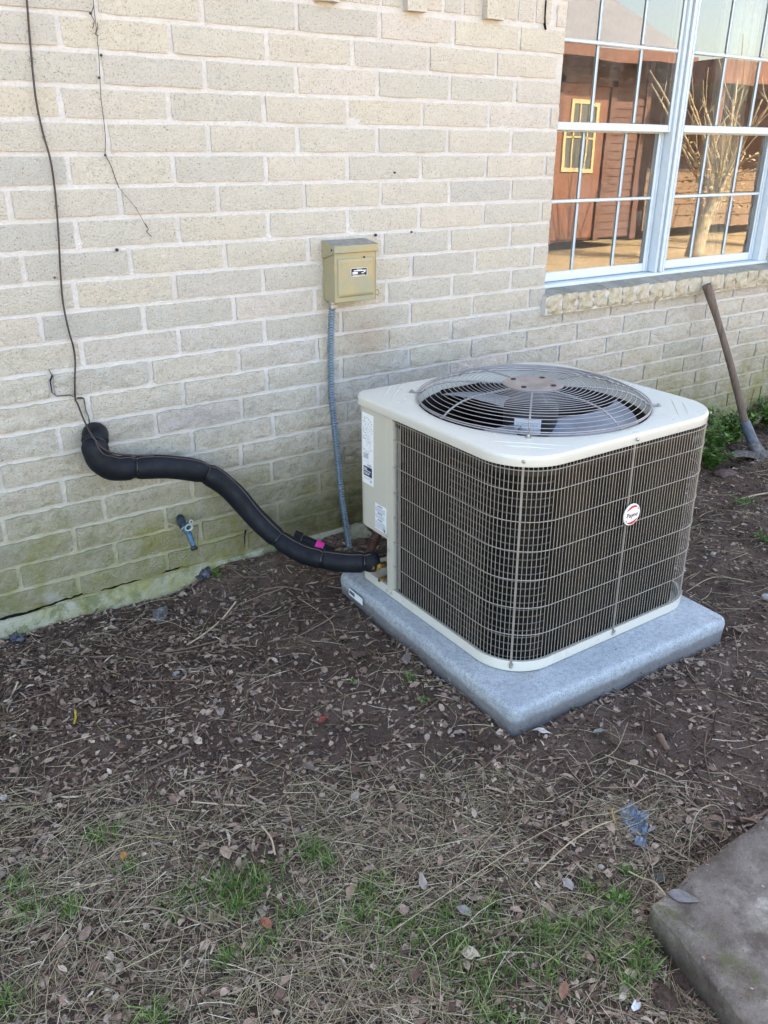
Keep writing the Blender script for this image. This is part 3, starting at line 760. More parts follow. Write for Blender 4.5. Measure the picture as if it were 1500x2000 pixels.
# tracks for the sliding sashes
mb = MB()
for x0 in (2.424, 3.246): 
    for q in range(3): fr(x0+q*.006, x0+.0035+q*.006, .9145, 1.50, .088+.012*q, .1245, .0008)
mb.build('sash_track', M_frame, win, smooth=30)
def sash(x0, x1, z0, z1, y, xm, zm, rail=.028, bot=.028, stile=.020, right_stile=None):
    rs = right_stile or stile
    m = MB(); m.bbox(x0, x0+stile, y, y+.024, z0, z1, .002); m.bbox(x1-rs, x1, y, y+.024, z0, z1, .002)
    m.bbox(x0+stile, x1-rs, y-.002, y+.024, z0, z0+bot, .003); m.bbox(x0+stile, x1-rs, y, y+.024, z1-rail, z1, .002)
    s = m.build('sash', M_frame, win, smooth=30)
    xs = [x0+stile]+xm+[x1-rs]; zs = [z0+bot]+zm+[z1-rail]
    w = .0070
    for xx in xm:
        a = z0+bot
        for zz in zm+[z1-rail]:
            e = zz-(w if zz in zm else 0); q = MB(); q.bbox(xx-w, xx+w, y-.002, y+.014, a+.0005, e-.0005, .004); o = q.build('muntin', M_frame, s, smooth=30); a = zz+w
    for zz in zm:
        q = MB(); q.bbox(x0+stile+.0005, x1-rs-.0005, y-.004, y+.014, zz-w, zz+w, .004); o = q.build('muntin', M_frame, s, smooth=30)
    for i in range(len(xs)-1):
        for j in range(len(zs)-1):
            q = MB(); cx_, cz_ = (xs[i]+xs[i+1])/2, (zs[j]+zs[j+1])/2; hx, hz = (xs[i+1]-xs[i])/2, (zs[j+1]-zs[j])/2
            q.add([(-hx, 0, -hz), (hx, 0, -hz), (hx, 0, hz), (-hx, 0, hz)], [(0, 1, 2, 3)])
            o = q.build('pane', M_glass, s)
            o.location = (cx_, y+.0062, cz_)
            o.rotation_euler = (random.gauss(0, .0016), 0, random.gauss(0, .0016))
            o.matrix_parent_inverse = Matrix.Identity(4)
    return s
for (a, xm, b) in ((1.690, [1.937, 2.195], 2.4415), (2.5105, [2.756, 3.015], 3.2715)):
    sash(a, b, 1.510, 2.144, .062, xm, [1.823], rail=.03, bot=.030, stile=.018 if a < 2 else .016)
    sash(a+.002, b-(.0 if a > 2 else .0), .916, 1.535, .094, xm, [1.240], rail=.03, bot=.040, stile=.016, right_stile=.034)
kids(win)
for o in win.children:
    for c_ in o.children: pass

# ================================================================== PAD
pad = empty('equipment_pad', (PAD_C[0], PAD_C[1], 0)); tag(pad, 'thick blue-grey speckled composite pad bedded in the dirt beneath the air conditioner', 'equipment pad')
def rrect(hx, hy, r, n=8, cx_=0, cy_=0, z=0, seg=.03):
    P = []
    for (sx_, sy2, a0) in ((1, 1, 0), (-1, 1, 90), (-1, -1, 180), (1, -1, 270)):
        for i in range(n+1):
            a = math.radians(a0+90*i/n); P.append((cx_+sx_*(hx-r)+r*math.cos(a), cy_+sy2*(hy-r)+r*math.sin(a)))
    D = []
    for i in range(len(P)):
        a, b = Vector(P[i]), Vector(P[(i+1) % len(P)]); m = max(1, int((b-a).length/seg)) if (b-a).length > seg*1.5 else 1
        for j in range(m): D.append(a.lerp(b, j/m))
    return [Vector((p.x, p.y, z)) for p in D]
mb = MB(); loops = []
for z, ins, r in ((-.04, .004, .03), (.0, .002, .03), (.040, .0, .03), (.051, .0015, .03), (.057, .005, .03), (.0603, .010, .03), (.061, .018, .028), (.061, .06, .02), (.061, .2, .02)):
    lp = rrect(PAD_HX-ins, PAD_HY-ins, r, 6, z=z, seg=.02)
    if len(loops) and len(lp) != len(loops[0]):
        # keep the same point count by scaling the outer loop
        s0 = loops[2]; k = ins; lp = [Vector((q.x*(PAD_HX-k)/PAD_HX, q.y*(PAD_HY-k)/PAD_HY, z)) for q in s0]
    loops.append(lp)
for li, lp in enumerate(loops):
    for q in lp:
        w = .0035*float(fbm(q.x*1.0, q.y+.3*li, 7, 3, 31))
        d = Vector((q.x, q.y, 0)).normalized(); q += d*w*(1 if li < 6 else .3); q.z += .0012*float(fbm(q.x, q.y, 14, 3, 5))*(li > 3)
c_, s_ = math.cos(PAD_YAW), math.sin(PAD_YAW)
loops = [[Vector((PAD_C[0]+q.x*c_-q.y*s_, PAD_C[1]+q.x*s_+q.y*c_, q.z)) for q in lp] for lp in loops]
mb.loft(loops, cap1=True); mb.build('slab_body', M_pad, pad, smooth=60)
# sticker on the pad's rounded edge, near its back left corner
def quad_on(p0, p1, p2, p3, name, mat, parent, th=.0006):
    n = ((Vector(p1)-Vector(p0)).cross(Vector(p3)-Vector(p0))).normalized()*th
    q = [Vector(p) for p in (p0, p1, p2, p3)]; v = [a for a in q]+[a+n for a in q]
    m = MB(); m.add(v, [(0, 1, 2, 3)[::-1], (4, 5, 6, 7), (0, 1, 5, 4), (1, 2, 6, 5), (2, 3, 7, 6), (3, 0, 4, 7)]); return m.build(name, mat, parent)
def padx(y): return PAD_C[0]-PAD_HX*c_-(y-PAD_C[1])*math.tan(PAD_YAW)*-1
for nm, mt, a, b, z0, z1, e in (('sticker', M_white, -.385, -.475, .018, .043, .0012), ('sticker_print', M_ink, -.39, -.425, .026, .038, .0020)):
    xa = atX(700, 1140, .478).x
    quad_on((.4735-e, a, z0), (.4715-e, b, z0), (.4722-e, b, z1), (.4742-e, a, z1), nm, mt, pad)
kids(pad)

# ================================================================== AIR CONDITIONER
ac = empty('air_conditioner', (.963, -.712, .062)); tag(ac, 'cream outdoor air conditioner unit with wire guard sides and round fan grille on top', 'air conditioner')
AX, AY, R = .9616, -.739, .1474; HSX, HSY = .8477/2, .79/2; RBL = .055      # the valve corner is folded tighter
CXc, CYc = AX-.006, AY+.026; COVX, COVY = AX-.006, AY+.014          # the top sits a touch back: the unit leans slightly
ZB = .062; ZC = .6905; ZT = .7215
def leanY(z): return .012*(z-ZB)/.63
def outl(off, z, n=12, cx_=AX, cy_=None, seg=.02):
    cyy = AY+leanY(z) if cy_ is None else cy_
    out = []; P = []
    for (a_, b_, a0) in ((1, 1, 0), (-1, 1, 90), (-1, -1, 180), (1, -1, 270)):
        r_ = RBL if (a_, b_) == (-1, 1) else R; c0 = Vector((a_*(HSX-r_), b_*(HSY-r_), 0))
        for i in range(n+1):
            t = math.radians(a0+90*i/n); d = Vector((math.cos(t), math.sin(t), 0)); P.append(c0+d*(r_+max(off, -r_+.002)))
    for i in range(len(P)):
        a, b = P[i], P[(i+1) % len(P)]; m = 16 if i % (n+1) == n else 1
        for j in range(m): q = a.lerp(b, j/m); out.append(Vector((q.x+cx_, q.y+cyy, z)))
    return out
def perimeter(z=0, off=0, step=.002):
    lp = outl(off, z); lens = [0]
    for i in range(len(lp)): lens.append(lens[-1]+(lp[(i+1) % len(lp)]-lp[i]).length)
    return lp, lens
def at_len(lp, lens, s):
    T = lens[-1]; s %= T; i = max(0, int(np.searchsorted(lens, s, side='right'))-1); i = min(i, len(lp)-1)
    t = (s-lens[i])/max(1e-9, lens[i+1]-lens[i]); return lp[i].lerp(lp[(i+1) % len(lp)], t)
mb = MB(); mb.loft([outl(-.003, ZB), outl(0, ZB+.003), outl(0, ZB+.031), outl(-.0015, ZB+.034), outl(-.010, ZB+.034), outl(-.0115, ZB+.031), outl(-.012, ZB+.006)], cap1=True)
mb.build('base_pan', M_cream, ac, smooth=40)
# condenser coil
lp, lens = perimeter(0, -.034)
def s_of(x, y):
    best = min(range(len(lp)), key=lambda i: (lp[i].x-x)**2+(lp[i].y-y)**2); return lens[best]
ca, cb_ = s_of(.57, -.56), s_of(.70, -.378)
if cb_ < ca: cb_ += lens[-1]
cp0 = [at_len(lp, lens, ca+(cb_-ca)*q/160) for q in range(161)]
lp0 = [Vector((q.x, q.y+leanY(ZB), ZB+.012)) for q in cp0]; lp1 = [Vector((q.x, q.y+leanY(ZC), ZC-.004)) for q in cp0]
mb = MB(); mb.loft([lp0, lp1], closed=False)
o = mb.build('coil', M_coil, ac, smooth=180)
uvl = o.data.uv_layers.new(name='UVMap'); n = len(lp0); lens = [0]
for i in range(n): lens.append(lens[-1]+(lp0[(i+1) % n]-lp0[i]).length)
uvs = []
for pi, p in enumerate(o.data.polygons):
    for li in p.loop_indices:
        vi = o.data.loops[li].vertex_index; j = vi % n; u = lens[j]
        uvs += [u, 0 if vi < n else (ZC-ZB)]
uvl.data.foreach_set('uv', uvs)
# copper return tubes, seen as level lines behind the wires at the front left
lp, lens = perimeter(0, -.030); T = lens[-1]
# arc-length of a direction: find s nearest to a point
def s_of(x, y):
    best = min(range(len(lp)), key=lambda i: (lp[i].x-x)**2+(lp[i].y-y)**2); return lens[best]
sA, sB = s_of(.535+.03, -.80), s_of(.70, -1.105)
if sB < sA: sB += T
mb = MB(); z = ZB+.03
while z < ZC-.01:
    mb.tube([at_len(lp, lens, sA+(sB-sA)*q/22)+Vector((0, leanY(z), z)) for q in range(23)], .0022, 4, mi=0); z += .0225
mb.build('coil_tubes', M_tube, ac, smooth=180)
mb = MB(); mb.loft([outl(-.036, ZC-.012), outl(-.008, ZC-.012), outl(-.008, ZC-.03), outl(-.036, ZC-.03)]); mb.build('top_channel', M_black, ac)
# wire guard
lp, lens = perimeter(0, -.004); T = lens[-1]
s0 = s_of(.538, -.563); s1 = s_of(.80, -.348)
# travel from the left face round the front to the back
if s1 < s0: s1 += T
mb = MB(); s = s0; W = .0126; zlo, zhi = ZB+.022, ZC+.004
while s < s1:
    p = at_len(lp, lens, s); j = random.gauss(0, .0004)
    a = Vector((p.x+j, p.y+leanY(zlo), zlo-random.uniform(0, .002))); b = Vector((p.x, p.y+leanY(zhi), zhi))
    mb.tube([a, b], .00105, 5, caps=False); s += W
HZ = [ZB+.036, .185, .272, .359, .446, .533, .62, ZC-.012]
lpo, leo = perimeter(0, -.0015)
for z in HZ:
    mb.tube([at_len(lpo, leo, s0+(s1-s0)*q/150)+Vector((0, leanY(z), z)) for q in range(151)], .0013, 5, caps=True)
mb.build('wire_guard', M_wire, ac, smooth=180)
# flat uprights holding the guard
def upright(x, y, parent):
    s = s_of(x, y); p = at_len(lp, lens, s); q0, q1 = at_len(lp, lens, s-.003), at_len(lp, lens, s+.003); t = (q1-q0).normalized(); nrm = Vector((t.y, -t.x, 0))
    m = MB(); L = []
    for dx, dn in ((-.0032, .001), (.0032, .001), (.0032, .0042), (-.0032, .0042)):
        L.append([p+t*dx+nrm*dn+Vector((0, leanY(z), z)) for z in (ZB+.030, ZC+.002)])
    v = [q for l in L for q in l]; m.add(v, [(0, 2, 3, 1), (2, 4, 5, 3), (4, 6, 7, 5), (6, 0, 1, 7)])
    foot = p+nrm*.006+Vector((0, 0, ZB+.026)); m.lathe([(.0065, 0), (.0065, .002)], foot, 10, axis=tuple(nrm))
    o = m.build('guard_upright', M_upright, parent)
    for zz in (ZB+.018, ZC+.016):
        k = MB(); c0 = p+nrm*(.0055 if zz < .3 else .011)+Vector((0, leanY(zz), zz)); k.lathe([(.0055, 0), (.0055, .0022), (.0025, .0045)], c0-nrm*.001, 6, axis=tuple(nrm)); k.build('screw', M_screw, parent, smooth=30)
upright(.581, -1.091, ac); upright(.962, -1.137, ac); upright(1.342, -1.091, ac)
# corner post and service panel
def wall_strip(mb, ya, yb, z0, z1, off, th=.012):
    """strip of the left face between two y, following the unit's outline"""
    n = 10; L = []
    for o_, zz in ((off-th, z0), (off, z0), (off, z1), (off-th, z1)):
        L.append([Vector((AX-HSX-o_, ya+(yb-ya)*i/n+leanY(zz), zz)) for i in range(n+1)])
    mb.loft(L+[L[0]], closed=False)
    for e in (0, n): mb.add([L[0][e], L[1][e], L[2][e], L[3][e]], [(0, 1, 2, 3)])
mb = MB(); wall_strip(mb, -.529, -.562, ZB+.030, ZC+.002, .0015, .03); mb.build('corner_post', M_cream_d, ac)
mb = MB(); wall_strip(mb, -.5635, -.569, ZB+.032, ZC, -.012, .004); mb.build('coil_end_plate', M_galv, ac)
mb = MB(); lpp, lee = perimeter(0, .002); sp1 = s_of(.5365, -.548); sp0 = sp1-.42
n = 40; outer = [at_len(lpp, lee, sp0+(sp1-sp0)*i/n) for i in range(n+1)]; inner = [q + (Vector((AX, AY, 0))-q).normalized()*.004 for q in outer]
zb, zt_ = .272, ZC+.003
def lift(L_, z): return [Vector((q.x, q.y+leanY(z), z)) for q in L_]
mb.loft([lift(inner, zb), lift(outer, zb), lift(outer, zt_), lift(inner, zt_), lift(inner, zb)], closed=False)
for e in (0, n): mb.add([lift(inner, zb)[e], lift(outer, zb)[e], lift(outer, zt_)[e], lift(inner, zt_)[e]], [(0, 1, 2, 3)])
mb.build('service_panel', M_cream_d, ac, smooth=50)
xl = AX-HSX
def screw(y, z, off=.0035, r=.0055):
    k = MB(); k.lathe([(r, 0), (r, .002), (r*.45, .0042)], (xl-off, y+leanY(z), z), 6, axis=(-1, 0, 0)); k.build('screw', M_screw, ac, smooth=30)
screw(-.533, .287); screw(-.541, .238); screw(-.5285, ZB+.018, .001); screw(-.553, ZB+.018, .001)
screw(-.535, ZC+.014, .006); screw(-.555, ZC+.014, .006)
# rating label and warning label
def label_panel(y0, y1, z0, z1, xoff=.0028):
    q = MB(); X = xl-xoff; q.box(X-.0006, X, y1, y0, z0, z1); return q.build('label', M_white, ac)
l1 = label_panel(-.381, -.447, .428, .669)
ink = MB(); ink2 = MB(); X = xl-.0042
def dash(y, z, w, h, mbk): mbk.box(X-.0003, X, y-w, y, z, z+h)
rr = random.Random(3); z = .655
while z > .535:
    y = -.387
    while y > -.438:
        w = rr.uniform(.002, .009)
        if rr.random() < .62: dash(y, z, w, .0016, ink2 if rr.random() < .7 else ink)
        y -= w+rr.uniform(.001, .006)
    z -= .0052
for z in (.532, .527, .522, .517): dash(-.389, z, .03, .0018, ink)
dash(-.388, .507, .036, .001, ink2)
for k in range(7): dash(-.413-k*.0035, .492+.003*math.sin(k*1.7), .0014, .006+.002*(k % 2), ink)
for z in (.449, .445): dash(-.392, z, .04, .0013, ink2)
for a in range(3): dash(-.431-.002*a, .437+.001*a, .0012, .008, ink)
ink.build('label_print', M_ink, l1); ink2.build('label_print', M_inkl, l1)
q = MB(); q.box(X-.0004, X, -.439, -.390, .456, .489); nv = q.build('label_print', M_navy, l1)
q = MB()
for z, w in ((.482, .018), (.478, .018), (.474, .04), (.467, .036), (.462, .03)): q.box(X-.0009, X-.0003, -.393-w, -.393, z, z+.0018)
q.build('label_print', M_white, l1)
l2 = label_panel(-.456, -.522, .287, .378)
ink = MB(); ink2 = MB()
for z in (.371, .346, .322): dash(-.474, z, .026, .003, ink)
z = .3665
while z > .292:
    if not any(abs(z-t) < .004 for t in (.347, .323)):
        y = -.459
        while y > -.512:
            w = rr.uniform(.003, .012); dash(y, z, w, .0013, ink2); y -= w+.0012
    z -= .0031
for a in range(4): dash(-.508-.003*a, .290, .0018, .012-.002*(a % 2), ink)
ink.build('label_print', M_ink, l2); ink2.build('label_print', M_inkl, l2)
# refrigerant valves in the cut-out
mb = MB()
mb.lathe([(.011, 0), (.011, .03), (.016, .031), (.016, .045), (.010, .046), (.010, .06)], (.545, -.50, .165), 8, axis=(-1, -.1, .15))
mb.lathe([(.008, 0), (.008, .03), (.011, .031), (.011, .042)], (.575, -.515, .19), 6, axis=(-.6, -.2, .7)); mb.lathe([(.006, 0), (.006, .05)], (.56, -.505, .12), 8, axis=(-1, -.2, 0))
mb.build('service_valve', M_brass, ac, smooth=30)
mb = MB().box(.69, .70, -.56, -.375, ZB+.012, ZC-.01).box(.575, .69, -.568, -.561, ZB+.012, ZC-.01); mb.build('inner_plate', M_black, ac)
# top cover
NP = len(outl(0, 0)); mb = MB(); loops = []
for off, z in ((.0015, ZC), (.0045, ZC+.0005), (.005, ZC+.003), (.0052, ZT-.010), (.0040, ZT-.0045), (.0005, ZT-.001), (-.006, ZT)): loops.append(outl(off, z, cx_=COVX, cy_=COVY))
edge = loops[-1]; RC = .366
circ = [Vector((CXc+RC*math.cos(math.atan2(p.y-CYc, p.x-CXc)), CYc+RC*math.sin(math.atan2(p.y-CYc, p.x-CXc)), ZT)) for p in edge]
for t in (.15, .4, .7, .92): loops.append([edge[i].lerp(circ[i], t) + Vector((0, 0, .0015*math.sin(t*3.14))) for i in range(NP)])
for rr_, dz in ((RC, 0), (RC-.004, -.0025), (RC-.007, -.010), (RC-.008, -.05)): loops.append([Vector((CXc+(p.x-CXc)*rr_/RC, CYc+(p.y-CYc)*rr_/RC, ZT+dz)) for p in circ])
mb.loft(loops); mb.build('top_cover', M_cream, ac, smooth=35)
# pressed ribs at the corners
for (dx, dy) in ((-1, -1), (-1, 1), (1, -1), (1, 1)):
    if (dx, dy) == (1, 1): continue
    d = Vector((dx, dy, 0)).normalized(); t = Vector((-d.y, d.x, 0))
    for dist, hl in ((.432, .115), (.462, .075)):
        m = MB(); c0 = Vector((CXc, CYc, ZT+.0004))+d*dist
        P = [c0+t*(hl*2*(i/16-.5)) for i in range(17)]; m.tube(P, [.0005+.0026*min(1, 4*min(i, 16-i)/16) for i in range(17)], 8); m.build('pressed_rib', M_cream, ac, smooth=180)
# orifice and fan
mb = MB(); mb.lathe([(RC-.009, ZT-.04), (RC-.012, ZT-.10), (RC-.02, ZT-.20)], (CXc, CYc, 0), 64, cap=False); mb.build('fan_shroud', M_black, ac, smooth=180)  # black here paints the shade inside the cream orifice
mb = MB(); mb.lathe([(.355, .50), (.01, .50)], (CXc, CYc, 0), 32, cap=False); mb.build('shade_disc', M_black, ac)  # black disc standing in for the shade below the fan
def blade(a0, span=1.32):
    m = MB(); n, k = 14, 8; L = []
    for i in range(n+1):
        t = i/n; a = a0+span*(t-.5); row = []
        for j in range(k+1):
            r = .07+(.335-.07)*j/k; sw = .25*(j/k)**2; aa = a+sw-(.15*(1-j/k))*(t-.5)*2
            row.append(Vector((CXc+r*math.cos(aa), CYc+r*math.sin(aa), .640+.075*(t-.5)*(.5+.6*j/k)+.012*math.sin(t*3.14))))
        L.append(row)
    L2 = [[q-Vector((0, 0, .002)) for q in r_] for r_ in L]
    m.loft(L, closed=False); m.loft([r_[::-1] for r_ in L2], closed=False)
    m.build('fan_blade', M_blade, ac, smooth=180)
for k in range(3): blade(math.radians(-62+120*k))
mb = MB(); mb.lathe([(.05, .585), (.085, .60), (.086, .700), (.080, .712), (.05, .716), (.03, .745), (.02, .765)], (CXc, CYc, 0), 36); mb.build('motor', M_motor, ac, smooth=35)
# sticker wrapped on the motor
mm = MB(); L = []
for z in (.632, .682):
    L.append([Vector((CXc+.0875*math.cos(a), CYc+.0875*math.sin(a), z)) for a in np.linspace(math.radians(-168), math.radians(-112), 10)])
mm.loft(L, closed=False); ms = mm.build('motor_label', M_white, ac, smooth=180)
mm = MB()
for z in (.641, .648, .655, .662, .669):
    a0 = math.radians(-163); 
    while a0 < math.radians(-118):
        w = random.uniform(.04, .14); mm.loft([[Vector((CXc+.0882*math.cos(a), CYc+.0882*math.sin(a), zz)) for a in (a0, a0+w)] for zz in (z, z+.0022)], closed=False); a0 += w+.04
mm.build('label_print', M_inkl, ms)
def zr(r): return ZT+.004+.048*(1-max(0, (r-.085)/.272)**5)
mb = MB(); nr = 19
for i in range(nr):
    r = .094+(.357-.094)*i/(nr-1)
    mb.tube([(CXc+r*math.cos(a), CYc+r*math.sin(a), zr(r)) for a in np.linspace(0, 2*math.pi, 73)[:-1]], .00115, 5, closed=True)
for r, z in ((.359, ZT+.0030), (.3605, ZT+.010)): mb.tube([(CXc+r*math.cos(a), CYc+r*math.sin(a), z) for a in np.linspace(0, 2*math.pi, 73)[:-1]], .0017, 5, closed=True)
mb.build('fan_guard', M_cage, ac, smooth=180)
for k in range(8):
    a = math.radians(45*k); d = Vector((math.cos(a), math.sin(a), 0)); m = MB()
    P = [Vector((CXc, CYc, 0))+d*r+Vector((0, 0, zr(r)-.0036)) for r in np.linspace(.08, .357, 12)]
    P.append(Vector((CXc, CYc, ZT+.004))+d*.3625)
    if k % 2: P.append(Vector((CXc, CYc, ZT+.003))+d*.388)
    m.tube(P, .0032, 6); m.build('guard_spoke', M_cage, ac, smooth=180)
    if k % 2:
        m = MB(); c0 = Vector((CXc, CYc, ZT+.0008))+d*.383; m.lathe([(.009, 0), (.009, .002), (.0055, .0025), (.0055, .008), (.003, .0095)], c0, 8); m.build('screw', M_screw, ac, smooth=30)
mb = MB(); zh = zr(.09)
mb.lathe([(.094, zh-.004), (.0935, zh), (.088, zh+.0022), (.048, zh+.0030), (.045, zh+.0012), (.008, zh+.0016)], (CXc, CYc, 0), 48); mb.build('hub_plate', M_hub, ac, smooth=40)
for k in range(4):
    a = math.radians(22+90*k); m = MB(); m.lathe([(.0085, 0), (.0085, .003), (.004, .0042)], (CXc+.068*math.cos(a), CYc+.068*math.sin(a), zh+.0022), 12); m.build('hub_bolt', M_black, ac, smooth=30)
# round maker's badge on the front guard
bc = Vector((.969, AY-HSY+leanY(.48)-.008, .480)); BR = .0335
mb = MB(); mb.lathe([(BR-.002, 0), (BR, .001), (BR, .0045), (BR-.0015, .0058)], bc, 40, axis=(0, -1, 0)); bad = mb.build('badge', M_badge, ac, smooth=40)
def arc(a0, a1, r0, r1):
    m = MB(); A = np.linspace(math.radians(a0), math.radians(a1), 20); L = [[], []]
    for i, a in enumerate(A):
        t = i/19; w = math.sin(math.pi*min(1, t*1.15+.04))**.6 if t < .9 else .55
        L[0].append(bc+Vector((math.cos(a)*r1, -.0062, math.sin(a)*r1))); rin = r1-(r1-r0)*max(.15, w); L[1].append(bc+Vector((math.cos(a)*rin, -.0062, math.sin(a)*rin)))
    m.loft(L, closed=False); return m.build('badge_arc', M_red, bad)
arc(150, 28, .0215, .0295); arc(-30, -152, .0215, .0295)
tm = text_mesh('Payne', .0205, 0); tm.materials.append(M_dred)
t_ = bpy.data.objects.new('badge_lettering', tm); col.objects.link(t_); t_.parent = bad
tm.transform(Matrix.Translation(bc+Vector((0, -.0064, -.0005))) @ Matrix.Rotation(math.radians(90), 4, 'X'))
kids(ac)
inv = Matrix.Translation(-ac.location)

# ================================================================== INSULATED LINE
def px_path(L, smooth=8):
    return smooth_path([atY(a, b, y) for a, b, y in L], smooth)
line = empty('insulated_pipe', (-.19, -.06, .55)); tag(line, 'fat black foam insulated refrigerant pipe curving from the wall down to the unit', 'pipe')
raw = [(186, 846, .0), (186, 856, -.045), (186, 876, -.078), (197, 900, -.085), (222, 914, -.085), (262, 913, -.085), (330, 912, -.088), (400, 924, -.095), (450, 957, -.115), (500, 1012, -.16), (545, 1053, -.23), (590, 1080, -.31), (632, 1092, -.38), (675, 1098, -.435), (712, 1098, -.470), (742, 1096, -.495)]
P = px_path(raw, 10); n = len(P)
ties = [(16, 0), (50, 0), (70, 0), (100, 0), (120, 0), (140, 0)]
ti = [t[0] for t in ties]
r0 = .0395; rad = []
for i in range(n):
    k = 1.0
    for t in ti:
        d = (i-t); k -= .19*math.exp(-(d/1.0)**2)
    a = i/n; base = r0 if i < 45 else r0-(r0-.0345)*min(1, (i-45)/60)
    if i > n-5: base *= [1, .96, .88, .7, .45][i-(n-5)]
    if i < 3: base *= .9
    rad.append(base*k*(1+.012*math.sin(i*.7)))
cuts = [0]+[t for t in ti]+[n-1]
for a, b in zip(cuts[:-1], cuts[1:]):
    m = MB(); m.tube(P[a:b+1], rad[a:b+1], 22, caps=True); m.build('foam_sleeve', M_foam, line, smooth=60)
# the slit seam along the sleeve
sp_ = []
for i in range(18, n-6):
    t = (P[i+1]-P[i-1]).normalized(); upv = Vector((0, -.35, 1)); upv = (upv-t*upv.dot(t)).normalized(); sp_.append(P[i]+upv*(rad[i]+.0004))
m = MB(); m.tube(sp_, .0013, 5); m.build('seam', plain('seam_edge', (.10, .075, .07), .8), line, smooth=180)
for t in ti:
    tn = (P[t+1]-P[t-1]).normalized(); u = tn.orthogonal().normalized(); w = tn.cross(u); ring = [P[t]+(u*math.cos(a)+w*math.sin(a))*(rad[t]+.0014) for a in np.linspace(0, 2*math.pi, 25)[:-1]]
    m = MB(); m.tube(ring, .0027, 6, closed=True)
    hd = P[t]+Vector((0, -1, -.3)).normalized()*(rad[t]+.002); m.box(hd.x-.003, hd.x+.003, hd.y-.002, hd.y+.003, hd.z-.004, hd.z+.004)
    m.build('cable_tie', M_tie, line, smooth=60)
kids(line)
# escutcheon dirt hole in wall: caulk
# short spare piece with pink tape, behind the pipe
sp2 = empty('spare_foam_sleeve', tuple(atY(615, 1055, -.22))); tag(sp2, 'short black sleeve wrapped with bright pink tape lying behind the insulated pipe', 'pipe offcut')
a, b = atY(588, 1056, -.20), atY(650, 1082, -.27); m = MB(); m.tube([a, a.lerp(b, .1), a.lerp(b, .5), b], [.021, .024, .024, .023], 18); m.build('sleeve', M_foam, sp2, smooth=60)
c0, c1 = a.lerp(b, .42), a.lerp(b, .66); m = MB(); m.tube([c0, c1], .0250, 18, caps=False); m.build('tape', M_pink, sp2, smooth=60)
m = MB(); m.tube([a-(b-a)*.25, a-(b-a)*.02], .028, 16); m.build('end_cap', M_foam, sp2, smooth=60); kids(sp2)

# thin brown cable
cb = [(50, -25), (54, 20), (57, 60), (62, 117), (66, 160), (72, 205), (84, 260), (98, 310), (106, 360), (110, 400), (115, 470), (118, 530), (123, 590), (134, 645), (144, 680), (147, 710), (146, 740), (147, 778)]
P1 = [atY(a, b, -.013-.006*((i % 3) == 1)) for i, (a, b) in enumerate(cb)]
P2 = [atY(a, b, y) for a, b, y in [(152, 790, -.025), (163, 818, -.06), (175, 843, -.10), (185, 858, -.118), (196, 872, -.122), (212, 882, -.124), (232, 887, -.12), (258, 889, -.118), (300, 890, -.118)]]
m = MB(); m.tube(smooth_path(P1+P2, 6), .0027, 7); o = m.build('wall_cable', M_cable, None, smooth=180); recentre(o)
tag(o, 'thin dark brown cable hanging down the wall and joining the black insulated pipe', 'cable')
for k, (a, b, w) in enumerate(((62, 117, .006), (110, 404, .006), (86, 268, .005))):
    c0 = atY(a, b, -.014); m = MB(); m.tube([c0+Vector((math.cos(t)*w, -.002, math.sin(t)*w)) for t in np.linspace(0, 5.2, 12)], .0007, 4); o = m.build('vine_curl', M_string, None, smooth=180); recentre(o)
    tag(o, ['small dry tendril curl on the brown cable near the top', 'small dry tendril curl on the brown cable lowest of the three', 'small dry tendril curl on the brown cable between the other two'][k], 'tendril', 'tendrils on the cable')
st = [(181, -10), (184, 20), (187, 45), (190, 75), (193, 110), (195, 150), (197, 190), (202, 230), (206, 270), (205, 302)]
m = MB(); m.tube(smooth_path([atY(a, b, -.013) for a, b in st], 3), .0009, 4)
m.tube(smooth_path([atY(a, b, -.013) for a, b in [(205, 302), (216, 322), (224, 345), (232, 366)]], 3), .0012, 4)
m.tube(smooth_path([atY(a, b, -.012) for a, b in [(232, 366), (262, 402), (280, 432), (287, 445)]], 3), .0006, 4)
m.tube(smooth_path([atY(a, b, -.014) for a, b in [(283, 436), (290, 448), (286, 452), (296, 462)]], 3), .0011, 4)
m.tube(smooth_path([atY(a, b, -.014) for a, b in [(184, 10), (178, 28), (184, 40), (181, 56)]], 3), .001, 4); m.tube(smooth_path([atY(a, b, -.014) for a, b in [(190, 44), (191, 56), (185, 66), (193, 70)]], 3), .0009, 4)
for a, b in ((197, 108), (193, 152), (205, 303), (176, 26)): m.lathe([(.0035, 0), (.004, .004), (.001, .006)], atY(a, b, -.012), 7, axis=(0, -1, 0))
o = m.build('dry_vine', plain('vine_dark', (.06, .05, .045), .9), None, smooth=180); recentre(o)
tag(o, 'dry grey vine thread with dark knots clinging to the wall beside the cable', 'vine')
for k, (a, b, lab) in enumerate(((228, 488, 'dark plug in the mortar below the dry vine thread'), (733, 459, 'dark plug in the mortar just above the switch box'), (803, 453, 'small dark plug in the mortar right of the switch box top'), (770, 337, 'small dark hole plug high on the wall left of the window'), (106, 542, 'small dark speck plug beside the brown cable'))):
    s = (.0045, .0048, .0032, .0032, .0025)[k]; m = MB(); c0 = atY(a, b, -.004); m.lathe([(s*1.1, 0), (s, .006), (s*.5, .008)], c0, 7, axis=(0, -1, 0)); o = m.build('wall_plug', M_black, None); recentre(o); tag(o, lab, 'wall plug', 'plugs and holes in the wall')

# ================================================================== SWITCH BOX
bx = empty('switch_box', (.74, -.045, .93)); tag(bx, 'small weathered tan metal switch box mounted on the brick wall', 'electrical box')
